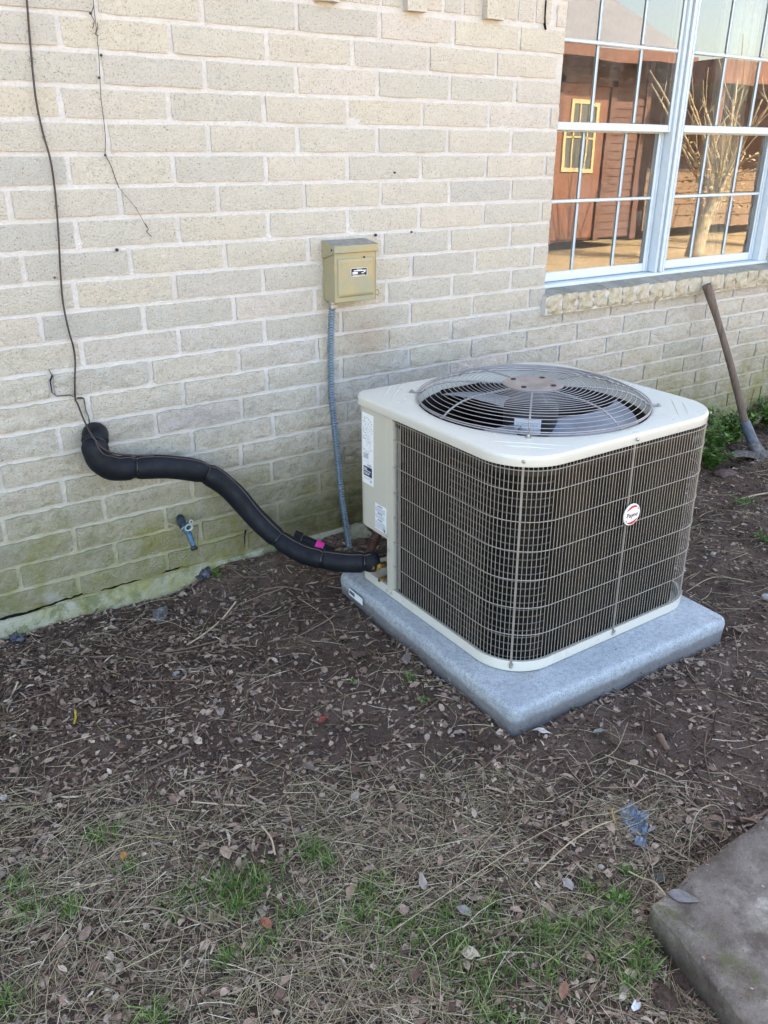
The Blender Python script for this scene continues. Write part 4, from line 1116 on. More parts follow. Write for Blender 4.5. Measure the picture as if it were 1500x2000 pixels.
# corners: front face at y=-D
D = .085
fl, frr = atY(653, 493, -D).x, atY(735, 480, -D).x; zt = atY(655, 481, -D).z; zbm = atY(656, 593, -D).z
m = MB(); m.bbox(fl, frr, -D, -.008, zbm, zt-.004, .002); m.build('box_body', M_box, bx, smooth=30)
m = MB(); hx = (frr-fl)/2; cxm = (fl+frr)/2; cz_ = (zbm+zt)/2-.012; hz = (zt-zbm)/2-.030; L = []
for ins, yy in ((0, -D+.0005), (.003, -D-.003), (.010, -D-.0055)): L.append([(cxm+sx_*(hx-.012-ins), yy, cz_+sz_*(hz-ins)) for sx_, sz_ in ((-1, -1), (1, -1), (1, 1), (-1, 1))])
m.loft(L, cap1=True); m.build('door', M_box, bx)
m = MB(); v = [(fl-.004, -D-.007, zt-.022), (frr+.004, -D-.007, zt-.022), (frr+.004, -.006, zt-.048), (fl-.004, -.006, zt-.048), (fl-.004, -D-.007, zt), (frr+.004, -D-.007, zt), (frr+.004, -.006, zt+.012), (fl-.004, -.006, zt+.012)]
m.add(v, [(3, 2, 1, 0), (0, 1, 5, 4), (1, 2, 6, 5), (2, 3, 7, 6), (3, 0, 4, 7)], 0); m.add(v, [(4, 5, 6, 7)], 1); m.build('lid', [M_box, M_boxtop], bx)
for (px_, py_, side) in ((648, 489, 0), (711, 502, 1)):
    c0 = atX(px_, py_, fl-.004) if not side else atY(px_, py_, -D-.006); m = MB(); m.lathe([(.0035, 0), (.0035, .002), (.001, .003)], c0, 8, axis=(-1, 0, 0) if not side else (0, -1, 0)); m.build('rivet', M_black, bx)
c0 = atY(734, 571, -D+.01); m = MB(); m.tube([c0+Vector((.006+.008*math.cos(t), 0, .009*math.sin(t))) for t in np.linspace(0, 2*math.pi, 17)[:-1]], .0022, 6, closed=True); m.build('hasp', M_box, bx, smooth=180)
p0, p1, p2, p3 = atY(685, 541, -D-.0062), atY(717, 538, -D-.0062), atY(717, 522, -D-.0062), atY(685, 524, -D-.0062)
lab = quad_on(p0, p1, p2, p3, 'label', M_black, bx, .0004)
def lp_(u, v_, e=.0006):
    a = p0.lerp(p1, u); b = p3.lerp(p2, u); q = a.lerp(b, v_); q.y = -D-.0066-e*.3; return q
m = MB()
def bar(u0, u1, v0, v1): m.add([lp_(u0, v0), lp_(u1, v0), lp_(u1, v1), lp_(u0, v1)], [(0, 1, 2, 3)])
for u0, u1, v0, v1 in ((0, 1, 0, .045), (0, 1, .955, 1), (0, .025, 0, 1), (.975, 1, 0, 1), (.18, .93, .62, .73), (.1, .42, .27, .36), (.1, .42, .40, .52), (.66, .80, .33, .44), (.78, .90, .46, .55), (.1, .88, .1, .15)): bar(u0, u1, v0, v1)
m.build('label_print', M_white, lab)
tm = text_mesh('Midwest', .0062, .25, .0002); tm.materials.append(M_white); q = lp_(.52, .84); tm.transform(Matrix.Translation(q) @ Matrix.Rotation(math.radians(90), 4, 'X'))
t_ = bpy.data.objects.new('label_lettering', tm); col.objects.link(t_); t_.parent = lab
kids(bx)
# conduit
def corrugated(P, r, n, amp, pitch):
    L = [0]
    for a, b in zip(P[:-1], P[1:]): L.append(L[-1]+(b-a).length)
    T = L[-1]; k = int(T/pitch*4); Q = []; Rr = []
    for i in range(k+1):
        s = T*i/k; j = min(len(P)-2, max(0, int(np.searchsorted(L, s))-1)); t = (s-L[j])/max(1e-9, L[j+1]-L[j]); Q.append(P[j].lerp(P[j+1], t)); Rr.append(r+(amp if i % 4 in (0, 1) else -amp))
    m = MB(); m.tube(Q, Rr, n); return m
cp_ = [(649, 592, -.05), (647, 640, -.04), (646, 680, -.032), (647, 760, -.03), (651, 810, -.034), (656, 860, -.04), (661, 910, -.05), (666, 960, -.065), (673, 1010, -.085), (679, 1050, -.10), (684, 1085, -.115), (688, 1120, -.13)]
o = corrugated(smooth_path([atY(*q) for q in cp_], 8), .0102, 12, .0024, .0098).build('flexible_conduit', M_conduit, None, smooth=75); recentre(o)
tag(o, 'blue-grey ribbed flexible conduit running down the wall from the switch box', 'conduit')
for k in range(1):
    c0 = atY(649, 592, -.05); m = MB(); m.lathe([(.016, -.012), (.016, .0), (.0135, .001), (.0135, .012)], c0+Vector((0, 0, -.004)), 8); o = m.build('conduit_connector', M_galv, None, smooth=30); recentre(o); tag(o, 'metal connector where the conduit meets the switch box underside', 'connector')
cp_ = [(742, 1030, -.27), (737, 1048, -.29), (730, 1064, -.31), (722, 1078, -.32), (712, 1092, -.33), (700, 1106, -.34)]
o = corrugated(smooth_path([atY(*q) for q in cp_], 8), .0115, 12, .0014, .0075).build('rusty_conduit', M_rust, None, smooth=75); recentre(o)
tag(o, 'rusty brown ribbed conduit stub rising under the unit cabinet', 'conduit')
# concrete lump and roots by the wall foot there
def rock(name, c0, s, mat, label, cat, seed=0, group=None, flat=.6, sub=3):
    import bmesh
    bm = bmesh.new(); bmesh.ops.create_icosphere(bm, subdivisions=sub, radius=1)
    for v in bm.verts:
        d = float(fbm(v.co.x*1.3+seed, v.co.y*1.3+v.co.z, 1.3, 3, seed)); v.co *= 1+.45*d+(.28*float(fbm(v.co.x*4+seed, v.co.y*4+v.co.z*3, 1.3, 3, seed+1)) if name == 'dirt_clod' else 0); v.co.z *= flat
        v.co.x *= s[0]; v.co.y *= s[1]; v.co.z *= s[2]
    me = bpy.data.meshes.new(name); bm.to_mesh(me); bm.free(); me.materials.append(mat); me.polygons.foreach_set('use_smooth', [True]*len(me.polygons))
    o = bpy.data.objects.new(name, me); col.objects.link(o); o.location = c0; o.rotation_euler = (0, 0, random.uniform(0, 6))
    return tag(o, label, cat, group)
M_stone = plain('old_mortar_lump', (.25, .235, .17), .9, 0, .35, 25, .8, 60)
rock('mortar_lump', atY(700, 1048, -.05), (.055, .03, .05), M_stone, 'mossy mortar lump at the wall foot behind the conduit', 'lump', 3, flat=.9)

# ================================================================== TAP
tap = empty('garden_tap', tuple(atY(362, 1030, -.03))); tag(tap, 'old blue painted garden tap wrapped with cloth low on the mossy wall', 'tap')
M_tap = plain('blue_painted_brass', (.06, .13, .19), .4, .5, .5, 70, .2); M_tapd = plain('tap_dark_wrap', (.03, .045, .07), .6, .1, .6, 60, .5); M_tapl = plain('tap_pale_paint', (.34, .38, .37), .5, .2, .3, 60)
a = atY(352, 1012, -.015); b = atY(358, 1030, -.055); m = MB(); m.tube([atY(352, 1015, .01), a, a.lerp(b, .5), b], [.011, .0135, .0145, .012], 14); m.build('wrapped_neck', M_tapd, tap, smooth=50)
m = MB(); e1, e2 = atY(378, 1067, -.115), atY(369, 1043, -.085); m.tube(smooth_path([b, atY(363, 1036, -.07), e2, e1], 4), [.0105]*4+[.0100]*4+[.0098]*5, 14); m.build('spout', M_tap, tap, smooth=50)
m = MB(); m.lathe([(.0115, 0), (.0115, .008), (.008, .0085)], e1+Vector((0, 0, -.004)), 14, axis=tuple((e1-e2).normalized())); m.build('spout_ring', M_black, tap, smooth=50)
m = MB(); c0 = atY(360, 1034, -.062); tn = (e2-b).normalized(); u = tn.orthogonal().normalized(); w = tn.cross(u); m.tube([c0+(u*math.cos(t)+w*math.sin(t))*.0125 for t in np.linspace(0, 2*math.pi, 17)[:-1]], .0022, 6, closed=True); m.build('collar', M_tapl, tap, smooth=180)
m = MB(); s0_ = atY(366, 1028, -.075); s1_ = atY(372, 1018, -.085); m.tube([atY(364, 1034, -.07), s0_, s1_], [.008, .009, .006], 10); m.build('stem', M_tap, tap, smooth=50)
m = MB(); m.tube([s0_+Vector((math.cos(t)*.012, -.012, math.sin(t)*.011)) for t in np.linspace(0, 2*math.pi, 15)[:-1]], .003, 6, closed=True); m.tube([s1_+Vector((math.cos(t)*.006, -.006, math.sin(t)*.006)) for t in np.linspace(0, 2*math.pi, 11)[:-1]], .0028, 6, closed=True); m.build('handle', M_tapl, tap, smooth=180)
m = MB(); m.tube(smooth_path([atY(372, 1029, -.08), atY(381, 1028, -.06), atY(387, 1030, -.05), atY(386, 1050, -.04), atY(385, 1085, -.02)], 4), .0007, 5); m.build('wire', M_cable, tap, smooth=180)
kids(tap)
m = MB(); m.tube(smooth_path([atY(310, 1020, -.015), atY(330, 1023, -.03), atY(344, 1027, -.04)], 4), .0011, 5); o = m.build('straw_stalk', M_straw, None); recentre(o); tag(o, 'dry straw stalk caught on the blue garden tap', 'straw')

# ================================================================== MATTOCK
mt = empty('mattock', (3.05, -.27, 0)); tag(mt, 'old mattock with a long worn wooden handle leaning against the window sill', 'mattock')
h1 = atY(1454, 822, -.265); h0 = atY(1380, 556, -.075)
n_ = 14; P = [h0.lerp(h1, i/n_)+Vector((0, -.010*math.sin(math.pi*i/n_), 0)) for i in range(n_+1)]
m = MB(); m.tube(P, [.0215, .0215, .0185, .0165, .016, .016, .0165, .017, .017, .0175, .018, .018, .0185, .019, .019], 16); m.build('handle', M_handle, mt, smooth=60)
h2 = atY(1470, 862, -.305); m = MB(); m.tube([h1-(h1-h0)*.0, h1.lerp(h2, .5), h2], [.024, .026, .027], 16); m.build('collar', M_collar, mt, smooth=60)
h3 = atY(1481, 893, -.335); m = MB(); m.tube([h2, h2.lerp(h3, .4), h3], [.0275, .035, .047], 14); m.build('socket', M_iron, mt, smooth=60)
m = MB(); e = atY(1428, 891, -.36); e.z = max(e.z, .02); c0 = h3+Vector((0, 0, -.01)); d = e-c0; sd_ = Vector((d.y, -d.x, 0)).normalized(); L = []
for t, wdt, th in ((0, .028, .034), (.3, .026, .022), (.7, .024, .013), (1, .020, .005)):
    c1 = c0+d*t+Vector((0, 0, .018*math.sin(t*3.1))); L.append([c1+sd_*wdt+Vector((0, 0, th)), c1-sd_*wdt+Vector((0, 0, th)), c1-sd_*wdt-Vector((0, 0, th*.4)), c1+sd_*wdt-Vector((0, 0, th*.4))])
m.loft(L, cap0=True, cap1=True); m.build('blade', M_iron, mt, smooth=40)
m = MB(); f_ = c0-d*.7; f_.z = .0; m.tube([c0, c0.lerp(f_, .5), f_], [.034, .026, .014], 10); m.build('pick_end', M_iron, mt, smooth=50)
kids(mt)

# ================================================================== OLD SLAB
x0, y1_ = SLAB0; top = .072
x0 = atZ(1274, 1762, top).x; y1_ = atZ(1274, 1762, top).y
far_e = atZ(1500, 1585, top); low_e = atZ(1400, 1925, top)
u1 = (far_e-Vector((x0, y1_, top))).normalized(); u2 = (low_e-Vector((x0, y1_, top))).normalized()
mb = MB(); g = 46; LL = []
O = Vector((x0, y1_, top))
def slabp(a, b, z): 
    q = O+u1*a+u2*b; return Vector((q.x, q.y, z))
A = np.concatenate([np.linspace(0, .05, 6), np.linspace(.075, 1.8, 60)]); B = np.concatenate([np.linspace(0, .05, 6), np.linspace(.075, 1.4, 48)])
vs = []; fs = []; w = len(A)
for b in B:
    for a in A:
        e = min(a, b); z = top-.009*max(0, 1-e/.014)**2+.004*float(fbm(a, b, 3, 2, 14)) + .0022*float(fbm(a, b, 9, 3, 4))
        jit = .008*float(fbm(a, b+5, 14, 3, 9)) if e == 0 else 0
        q = slabp(a, b, z); q += (u1+u2)*jit; vs.append(q)
for j in range(len(B)-1):
    for i in range(w-1): fs.append((j*w+i, (j+1)*w+i, (j+1)*w+i+1, j*w+i+1))
mb.add(vs, fs)
Ltop = [vs[i] for i in range(w)]; Lb = [Vector((q.x, q.y, -.2)) for q in Ltop]; Lm = [Vector((q.x, q.y, -.02)) + Vector((0, .004*random.uniform(-1, 1), 0)) for q in Ltop]
mb.loft([Ltop, Lm, Lb], closed=False); Ls = [vs[j*w] for j in range(len(B))]; Lm = [Vector((q.x+.004*random.uniform(-1, 1), q.y, -.0)) for q in Ls]; mb.loft([Ls, Lm, [Vector((q.x, q.y, -.2)) for q in Ls]], closed=False)
def slab_mat():
    m, nt, b = newmat('old_concrete'); P = pos(nt)
    a = ramp(nt, noi(nt, P, 4.2, 7, .7), [(.34, (.10, .075, .058)), (.46, (.19, .155, .132)), (.55, (.27, .228, .198)), (.63, (.54, .48, .43))])
    a = mix(nt, ramp(nt, noi(nt, P, 320, 3, .7), [(.58, 0), (.70, .7)]), a, (.36, .33, .30))
    a = mix(nt, ramp(nt, noi(nt, P, 12, 7, .75), [(.48, 0), (.62, .75)]), a, (.075, .05, .038))
    a = mix(nt, ramp(nt, noi(nt, P, 200, 3, .7), [(.26, .8), (.4, 0)]), a, (.04, .035, .03))
    s = N(nt, 'ShaderNodeSeparateXYZ'); nt.links.new(P, s.inputs[0])
    ex = mth(nt, 'SUBTRACT', 1, mth(nt, 'DIVIDE', mth(nt, 'ABSOLUTE', mth(nt, 'SUBTRACT', s.outputs[0], x0+.012)), .04), clamp=True)
    a = mix(nt, mth(nt, 'MULTIPLY', ex, ramp(nt, noi(nt, P, 38, 7, .8), [(.46, 0), (.56, .85)])), a, (.10, .11, .03))
    sz = mth(nt, 'SUBTRACT', 1, mth(nt, 'DIVIDE', mth(nt, 'SUBTRACT', s.outputs[2], .0), .05), clamp=True)
    a = mix(nt, mth(nt, 'MULTIPLY', sz, .85), a, (.05, .033, .02))
    nt.links.new(a, b.inputs['Base Color']); b.inputs['Roughness'].default_value = .85
    bump(nt, b, mth(nt, 'ADD', noi(nt, P, 50, 8, .75), mth(nt, 'MULTIPLY', noi(nt, P, 190, 4), .5)), 1.0, .016); return m
o = mb.build('paving_slab', slab_mat(), None, smooth=70); recentre(o); tag(o, 'old stained grey concrete slab with a mossy edge at the lower right', 'concrete slab')

# ================================================================== GROUND LITTER
VXg = (-1.75, 3.9); VYg = (-3.0, -.015)
def slab_in(x, y): return (x > x0+.005) & (y < y1_-.005)
def pad_in(x, y, m=.0): return (np.abs(x-PAD_C[0]) < PAD_HX+m) & (np.abs(y-PAD_C[1]) < PAD_HY+m)
def sample(n, dens, xr=VXg, yr=VYg, pad_m=.005):
    X = rng.uniform(*xr, n*4); Y = rng.uniform(*yr, n*4); k = rng.uniform(0, 1, n*4) < dens(X, Y); k &= ~slab_in(X, Y) & ~pad_in(X, Y, pad_m)
    X, Y = X[k][:n], Y[k][:n]; return X, Y, gheight(X, Y)
# leaf shapes
def leaf_var(seed, L=1., W=None, curl=.25):
    W = .42*L if W is None else W
    r = random.Random(seed); pts = []; n = 5
    up_, mid, dn = [], [], []
    for i in range(n+1):
        t = i/n; w = W*math.sin(math.pi*t**.8)**.9*(.75+.5*r.random()) if 0 < i < n else 0.0
        x = (t-.5)*L; zc = L*curl*.25*math.cos((t-.5)*3)*r.uniform(.3, 1.2)
        up_.append((x, w/2, zc+curl*w*r.uniform(-.2, .9))); mid.append((x, 0, zc-.01*L)); dn.append((x, -w/2, zc+curl*w*r.uniform(-.2, .9)))
    vs = [mid[0]]; ids = []
    for i in range(1, n): ids.append((len(vs), len(vs)+1, len(vs)+2)); vs += [up_[i], mid[i], dn[i]]
    vs.append(mid[n]); e = len(vs)-1; fs = [(0, ids[0][1], ids[0][0]), (0, ids[0][2], ids[0][1])]
    for a, b in zip(ids[:-1], ids[1:]): fs += [(a[0], a[1], b[1], b[0]), (a[1], a[2], b[2], b[1])]
    fs += [(ids[-1][0], ids[-1][1], e), (ids[-1][1], ids[-1][2], e)]
    return np.array(vs), fs
def stick_var(seed, L=1., r=.5, n=5, bend=.25, sides=3, taper=.6):
    rr_ = random.Random(seed); P = []; y = 0; z = 0; a = rr_.uniform(-bend, bend); c = rr_.uniform(-bend, bend)
    for i in range(n+1):
        t = i/n-.5; P.append(Vector((t*L, a*(t*t*4-1)*.3*L+rr_.uniform(-1, 1)*.01*L, max(0, c*(1-t*t*4)*.12*L))))
    m = MB(); m.tube(P, [r*(1-(1-taper)*i/n) for i in range(n+1)], sides, caps=False)
    return np.array(m.v), m.f
def chip_var(seed):
    r = random.Random(seed); n = r.randint(4, 6); w = r.choice((.16, .25, .4, .6, .8)); vs = []
    for i in range(n):
        a = 2*math.pi*(i+r.uniform(-.3, .3))/n; k = r.uniform(.35, .55); vs.append((k*math.cos(a), k*w*math.sin(a), r.uniform(-.04, .12)))
    vs.append((0, 0, r.uniform(.0, .14))); return np.array(vs), [(i, (i+1) % n, n) for i in range(n)]
mulch = lambda X, Y: .32 + .75*np.exp(-((X+.45)/.75)**2)*np.exp(-((Y+.35)/.42)**2) + .35*(fbm(X, Y, 3, 3, 41)+.1) + .6*sstep(-.22, .22, -Y-(.78+(X+.72)*.60))*(X < .8) - .22*sstep(1.0, 1.6, X) - .30*np.exp(-((X-.35)/.30)**2-((Y+.45)/.25)**2)-.25*np.exp(-((X-.62)/.4)**2-((Y+1.52)/.14)**2)
def szone(X, Y): return sstep(-.22, .22, -Y-(.78+(X+.72)*.60))
def rim(X, Y):
    d = np.maximum(np.abs(X-PAD_C[0])-PAD_HX, np.abs(Y-PAD_C[1])-PAD_HY); return .8*np.exp(-(np.clip(d, 0, 9)/.035)**2)+.7*np.exp(-(Y/.05)**2)
mulch0 = mulch
mulch = lambda X, Y: mulch0(X, Y)+rim(X, Y)
def leaves_layer(n, smin, smax, name, mat, dens, lift=.002, tiltm=.45):
    X, Y, Z = sample(n, dens); m = len(X); s = rng.uniform(smin, smax, m)*rng.uniform(.7, 1.3, m)
    R_ = rots(rng.uniform(0, 6.28, m), np.abs(rng.normal(0, tiltm, m)), rng.uniform(0, 6.28, m)); Sx = s[:, None, None]*np.array([1., 1., 1.])[None, None, :]
    fl_ = rng.choice([-1, 1], m); M3 = R_*Sx; M3[:, :, 2] *= fl_[:, None]
    o = scatter_mesh(name, [leaf_var(50+q, W=random.uniform(.22, .6), curl=random.uniform(.1, .5)) for q in range(5)]+[chip_var(q) for q in range(18)], M3, np.stack([X, Y, Z+lift+rng.uniform(0, .006, m)], 1), mat)
    return tag(o, kind='stuff')
o = leaves_layer(60000, .005, .026, 'leaf_litter', M_leaf, mulch, .001); o['label'] = 'brown crumbled dead leaves scattered over the dirt'; o['category'] = 'leaf litter'
# larger leaves
X, Y, Z = sample(1300, lambda X, Y: .2+.6*mulch(X, Y)); m_ = len(X); s = rng.uniform(.018, .042, m_)
R_ = rots(rng.uniform(0, 6.28, m_), np.abs(rng.normal(0, .3, m_)), rng.uniform(0, 6.28, m_))*s[:, None, None]
o = scatter_mesh('fallen_leaves', [leaf_var(150+q, W=random.uniform(.3, .62), curl=random.uniform(.15, .5)) for q in range(12)], R_, np.stack([X, Y, Z+.007], 1), M_leaf); tag(o, 'larger curled grey-brown fallen leaves strewn on the dirt', 'fallen leaves', None, 'stuff')
X, Y, Z = sample(2600, lambda X, Y: .05+.9*np.exp(-((X+.45)/.75)**2)*np.exp(-((Y+.35)/.45)**2)+.45*szone(X, Y)*(X < .8)+.4*rim(X, Y)); m_ = len(X); s = rng.uniform(.02, .06, m_)
def shred_var(seed):
    r = random.Random(seed); w = r.uniform(.05, .15); b = r.uniform(-.12, .12); vs = []; n = 4
    for i in range(n+1):
        t = i/n-.5; ww = w*(1-abs(t)*r.uniform(.6, 1.6))*.5+.008; y = b*(4*t*t-1); z = r.uniform(0, .05); vs += [(t, y-ww, z), (t, y+ww, z+r.uniform(-.02, .05))]
    return np.array(vs), [(i*2, i*2+1, i*2+3, i*2+2) for i in range(n)]
o = scatter_mesh('bark_shreds', [shred_var(q) for q in range(14)], rots(rng.uniform(0, 6.28, m_), np.abs(rng.normal(0, .2, m_)), rng.uniform(0, 6.28, m_))*s[:, None, None], np.stack([X, Y, Z+.006], 1), M_leaf); tag(o, 'long flat shreds of brown bark mulch lying over the dirt', 'bark mulch', None, 'stuff')
# soil crumbs
def crumb(seed):
    r = random.Random(seed); v = [Vector((r.gauss(0, 1), r.gauss(0, 1), r.gauss(0, 1))).normalized()*r.uniform(.6, 1.1) for _ in range(6)]
    v = [Vector((1, 0, 0)), Vector((-1, 0, 0)), Vector((0, 1, 0)), Vector((0, -1, 0)), Vector((0, 0, 1)), Vector((0, 0, -1))]; v = [q*r.uniform(.6, 1.2) for q in v]
    return np.array([tuple(q) for q in v]), [(0, 2, 4), (2, 1, 4), (1, 3, 4), (3, 0, 4), (2, 0, 5), (1, 2, 5), (3, 1, 5), (0, 3, 5)]
X, Y, Z = sample(26000, lambda X, Y: .45+.5*fbm(X, Y, 4, 3, 77), pad_m=-.001); m_ = len(X); s = rng.uniform(.0015, .0045, m_)*(1+2.2*(rng.uniform(0, 1, m_) > .965))
o = scatter_mesh('soil_crumbs', [crumb(q) for q in range(8)], rots(rng.uniform(0, 6, m_), rng.uniform(0, 3, m_), rng.uniform(0, 6, m_))*s[:, None, None], np.stack([X, Y, Z+.001], 1), M_pebble); tag(o, 'dark crumbs of soil and small grit over the bare dirt', 'soil', None, 'stuff')
X, Y, Z = sample(2600, lambda X, Y: .12+.8*rim(X, Y)+.5*(fbm(X, Y, 2.5, 3, 91) > .12)*(1-.7*szone(X, Y)), pad_m=-.001); m_ = len(X); s = np.abs(rng.normal(.0045, .0028, m_))+.002
o = scatter_mesh('soil_clumps', [crumb(60+q) for q in range(10)], rots(rng.uniform(0, 6, m_), rng.uniform(0, 3, m_), rng.uniform(0, 6, m_))*s[:, None, None], np.stack([X, Y, Z+.001], 1), M_soil); tag(o, 'damp clumps of brown soil gathered round the pad and on bare patches', 'soil', None, 'stuff')
# twigs
def sticks(n, dens, lmin, lmax, r, name, mat, label, cat, sides=3, bend=.35, zl=.004, tilt=.10, seed=0):
    X, Y, Z = sample(n, dens); m = len(X); L_ = rng.uniform(lmin, lmax, m); rw = r*rng.uniform(.6, 1.4, m)
    R_ = rots(rng.uniform(0, 6.28, m), np.abs(rng.normal(0, tilt, m)), rng.uniform(0, 6.28, m)); D_ = np.stack([L_, L_, L_], 1)
    vars_ = []
    for q in range(16):
        v, f = stick_var(seed+q, 1., 1., 6, bend, sides); vars_.append((v, f))
    # separate thickness from length: rebuild variants as centre line + ring offset
    V_ = []; out_v = []
    M3 = R_*D_[:, None, :]
    base = []
    for q in range(16):
        rr_ = random.Random(seed+q); base.append(stick_var(seed+q, 1., r/((lmin+lmax)/2), 4, bend, sides))
    o = scatter_mesh(name, base, M3, np.stack([X, Y, Z+zl+rng.uniform(0, .004, m)], 1), mat); return tag(o, label, cat, None, 'stuff')
tw = lambda X, Y: .12+1.0*np.exp(-((X+.45)/.7)**2)*np.exp(-((Y+.3)/.35)**2)+.25*sstep(-.9, -1.4, Y)
sticks(6500, tw, .02, .075, .0013, 'twigs', M_twig, 'fine dark twigs and bark shreds littering the dirt', 'twigs', 4, .3)
sticks(500, tw, .07, .20, .0021, 'larger_twigs', M_twig, 'longer brown twigs lying across the dirt', 'twigs', 5, .25, .006, .05, 60)
str_ = lambda X, Y: np.clip(1.0*szone(X, Y)*(1-.90*sstep(.42, .72, X))*(.62+1.1*(fbm(X, Y, 3.2, 3, 51)+.2)), .035, 1) * (1-.75*np.exp(-((X-.75)/.35)**2-((Y+1.45)/.13)**2))
sticks(50000, str_, .02, .11, .0007, 'dry_straw', M_straw, 'dry tan grass straw matted over the ground', 'straw', 3, .38, .004, .16, 100)
sticks(2600, str_, .10, .22, .0008, 'long_straw', M_straw, 'long loose stalks of dry grass on the ground', 'straw', 3, .45, .008, .10, 200)
sticks(700, lambda X, Y: .25+.0*X, .004, .012, .0012, 'pale_chips', M_chip, 'tiny pale wood chips sprinkled on the dirt', 'wood chips', 4, .1, .003, .3, 300)
n_ = 3200; A_ = rng.uniform(0, .9, n_); B_ = rng.uniform(.0, 1., n_)**1.0; keep = rng.uniform(0, 1, n_) < (.30+.7*sstep(.22, .5, B_)); A_, B_ = A_[keep], B_[keep]; n_ = len(A_)
P_ = np.stack([x0+u1.x*A_+u2.x*B_, y1_+u1.y*A_+u2.y*B_, np.full(n_, top+.0055)], 1)
o = scatter_mesh('slab_litter', [chip_var(200+q) for q in range(10)], rots(rng.uniform(0, 6, n_), rng.uniform(0, .3, n_), rng.uniform(0, 6, n_))*(np.abs(rng.normal(0, .0045, n_))+.0014)[:, None, None], P_, M_leaf); tag(o, 'small brown leaf crumbs lying on the old concrete slab', 'leaf crumbs', None, 'stuff')
n_ = 170; A_ = rng.uniform(-.44, .44, n_); B_ = rng.uniform(-.46, .46, n_); keep = (A_ > .36) | (B_ < -.405) | (rng.uniform(0, 1, n_) < .25); A_, B_ = A_[keep], B_[keep]; n_ = len(A_)
P_ = np.stack([PAD_C[0]+A_*.98, PAD_C[1]+B_*.98, np.full(n_, .0625)], 1)
o = scatter_mesh('pad_crumbs', [chip_var(260+q) for q in range(6)]+[crumb(20)], rots(rng.uniform(0, 6, n_), rng.uniform(0, .3, n_), rng.uniform(0, 6, n_))*rng.uniform(.0015, .007, n_)[:, None, None], P_, M_twig); tag(o, 'dark crumbs of bark and soil spilt on the equipment pad', 'crumbs', None, 'stuff')
# green grass tufts
def blade_var(seed, h=1., w=.035, lean=.6, n=4):
    r = random.Random(seed); a = r.uniform(.2, lean); vs = []; fs = []
    for i in range(n+1):
        t = i/n; x = a*t*t*h*1.1; z = h*t*(1-.25*a*t); ww = w*(1-t**1.6)+.001; vs += [(x, -ww/2, z), (x+.2*ww, ww/2, z)]
    for i in range(n): fs.append((i*2, i*2+1, i*2+3, i*2+2))
    return np.array(vs), fs
patches = [(760, 1810, .075), (830, 1850, .07), (690, 1790, .045), (900, 1870, .06), (420, 1740, .05), (500, 1735, .055), (470, 1770, .045), (360, 1765, .035), (610, 1665, .03), (640, 1690, .02), (30, 1740, .035), (60, 1780, .04), (140, 1780, .02),
           (200, 1640, .03), (1190, 1800, .04), (1130, 1830, .04), (1060, 1820, .035), (1210, 1760, .025), (1000, 1860, .05), (1080, 1900, .05), (1260, 1860, .03), (1225, 1930, .018), (880, 1790, .03), (570, 1790, .03), (520, 1850, .03), (930, 1930, .04), (450, 1880, .02), (1190, 1870, .03), (1250, 1900, .03), (730, 1740, .03), (950, 1780, .03), (1150, 1745, .02), (250, 1700, .02), (980, 1990, .05), (300, 1990, .03), (10, 1960, .03), (1230, 1715, .015), (800, 1330, .012)]
X = []; Y = []; HH = []
for (a, b, r) in patches:
    c0 = gpt(a, b); k = int(7600*r); 
    th = rng.uniform(0, 6.28, k); q = 1.45*r*np.power(rng.uniform(0, 1, k), .62)*(1+.5*np.sin(3*th+a)*np.cos(2*th+b)); X.append(c0.x+q*np.cos(th)*1.2); Y.append(c0.y+q*np.sin(th)); HH.append(np.clip(rng.normal(.026, .009, k)*(1.1-.32*q/r), .008, .05))
k = 1400; X.append(rng.uniform(-1.5, .8, k)); Y.append(rng.uniform(-2.8, -1.15, k)); HH.append(rng.uniform(.008, .022, k))
X, Y, HH = map(np.concatenate, (X, Y, HH)); ok = ~slab_in(X, Y) & ~pad_in(X, Y); X, Y, HH = X[ok], Y[ok], HH[ok]; m_ = len(X)
R_ = rots(rng.uniform(0, 6.28, m_), np.abs(rng.normal(0, .35, m_)), rng.uniform(0, 6.28, m_))*HH[:, None, None]
o = scatter_mesh('green_grass', [blade_var(q, 1, random.uniform(.045, .10), random.uniform(.4, 1.4)) for q in range(12)], R_, np.stack([X, Y, gheight(X, Y)], 1), M_grass); tag(o, 'short green grass blades growing in patches through the dead straw', 'grass', None, 'stuff')

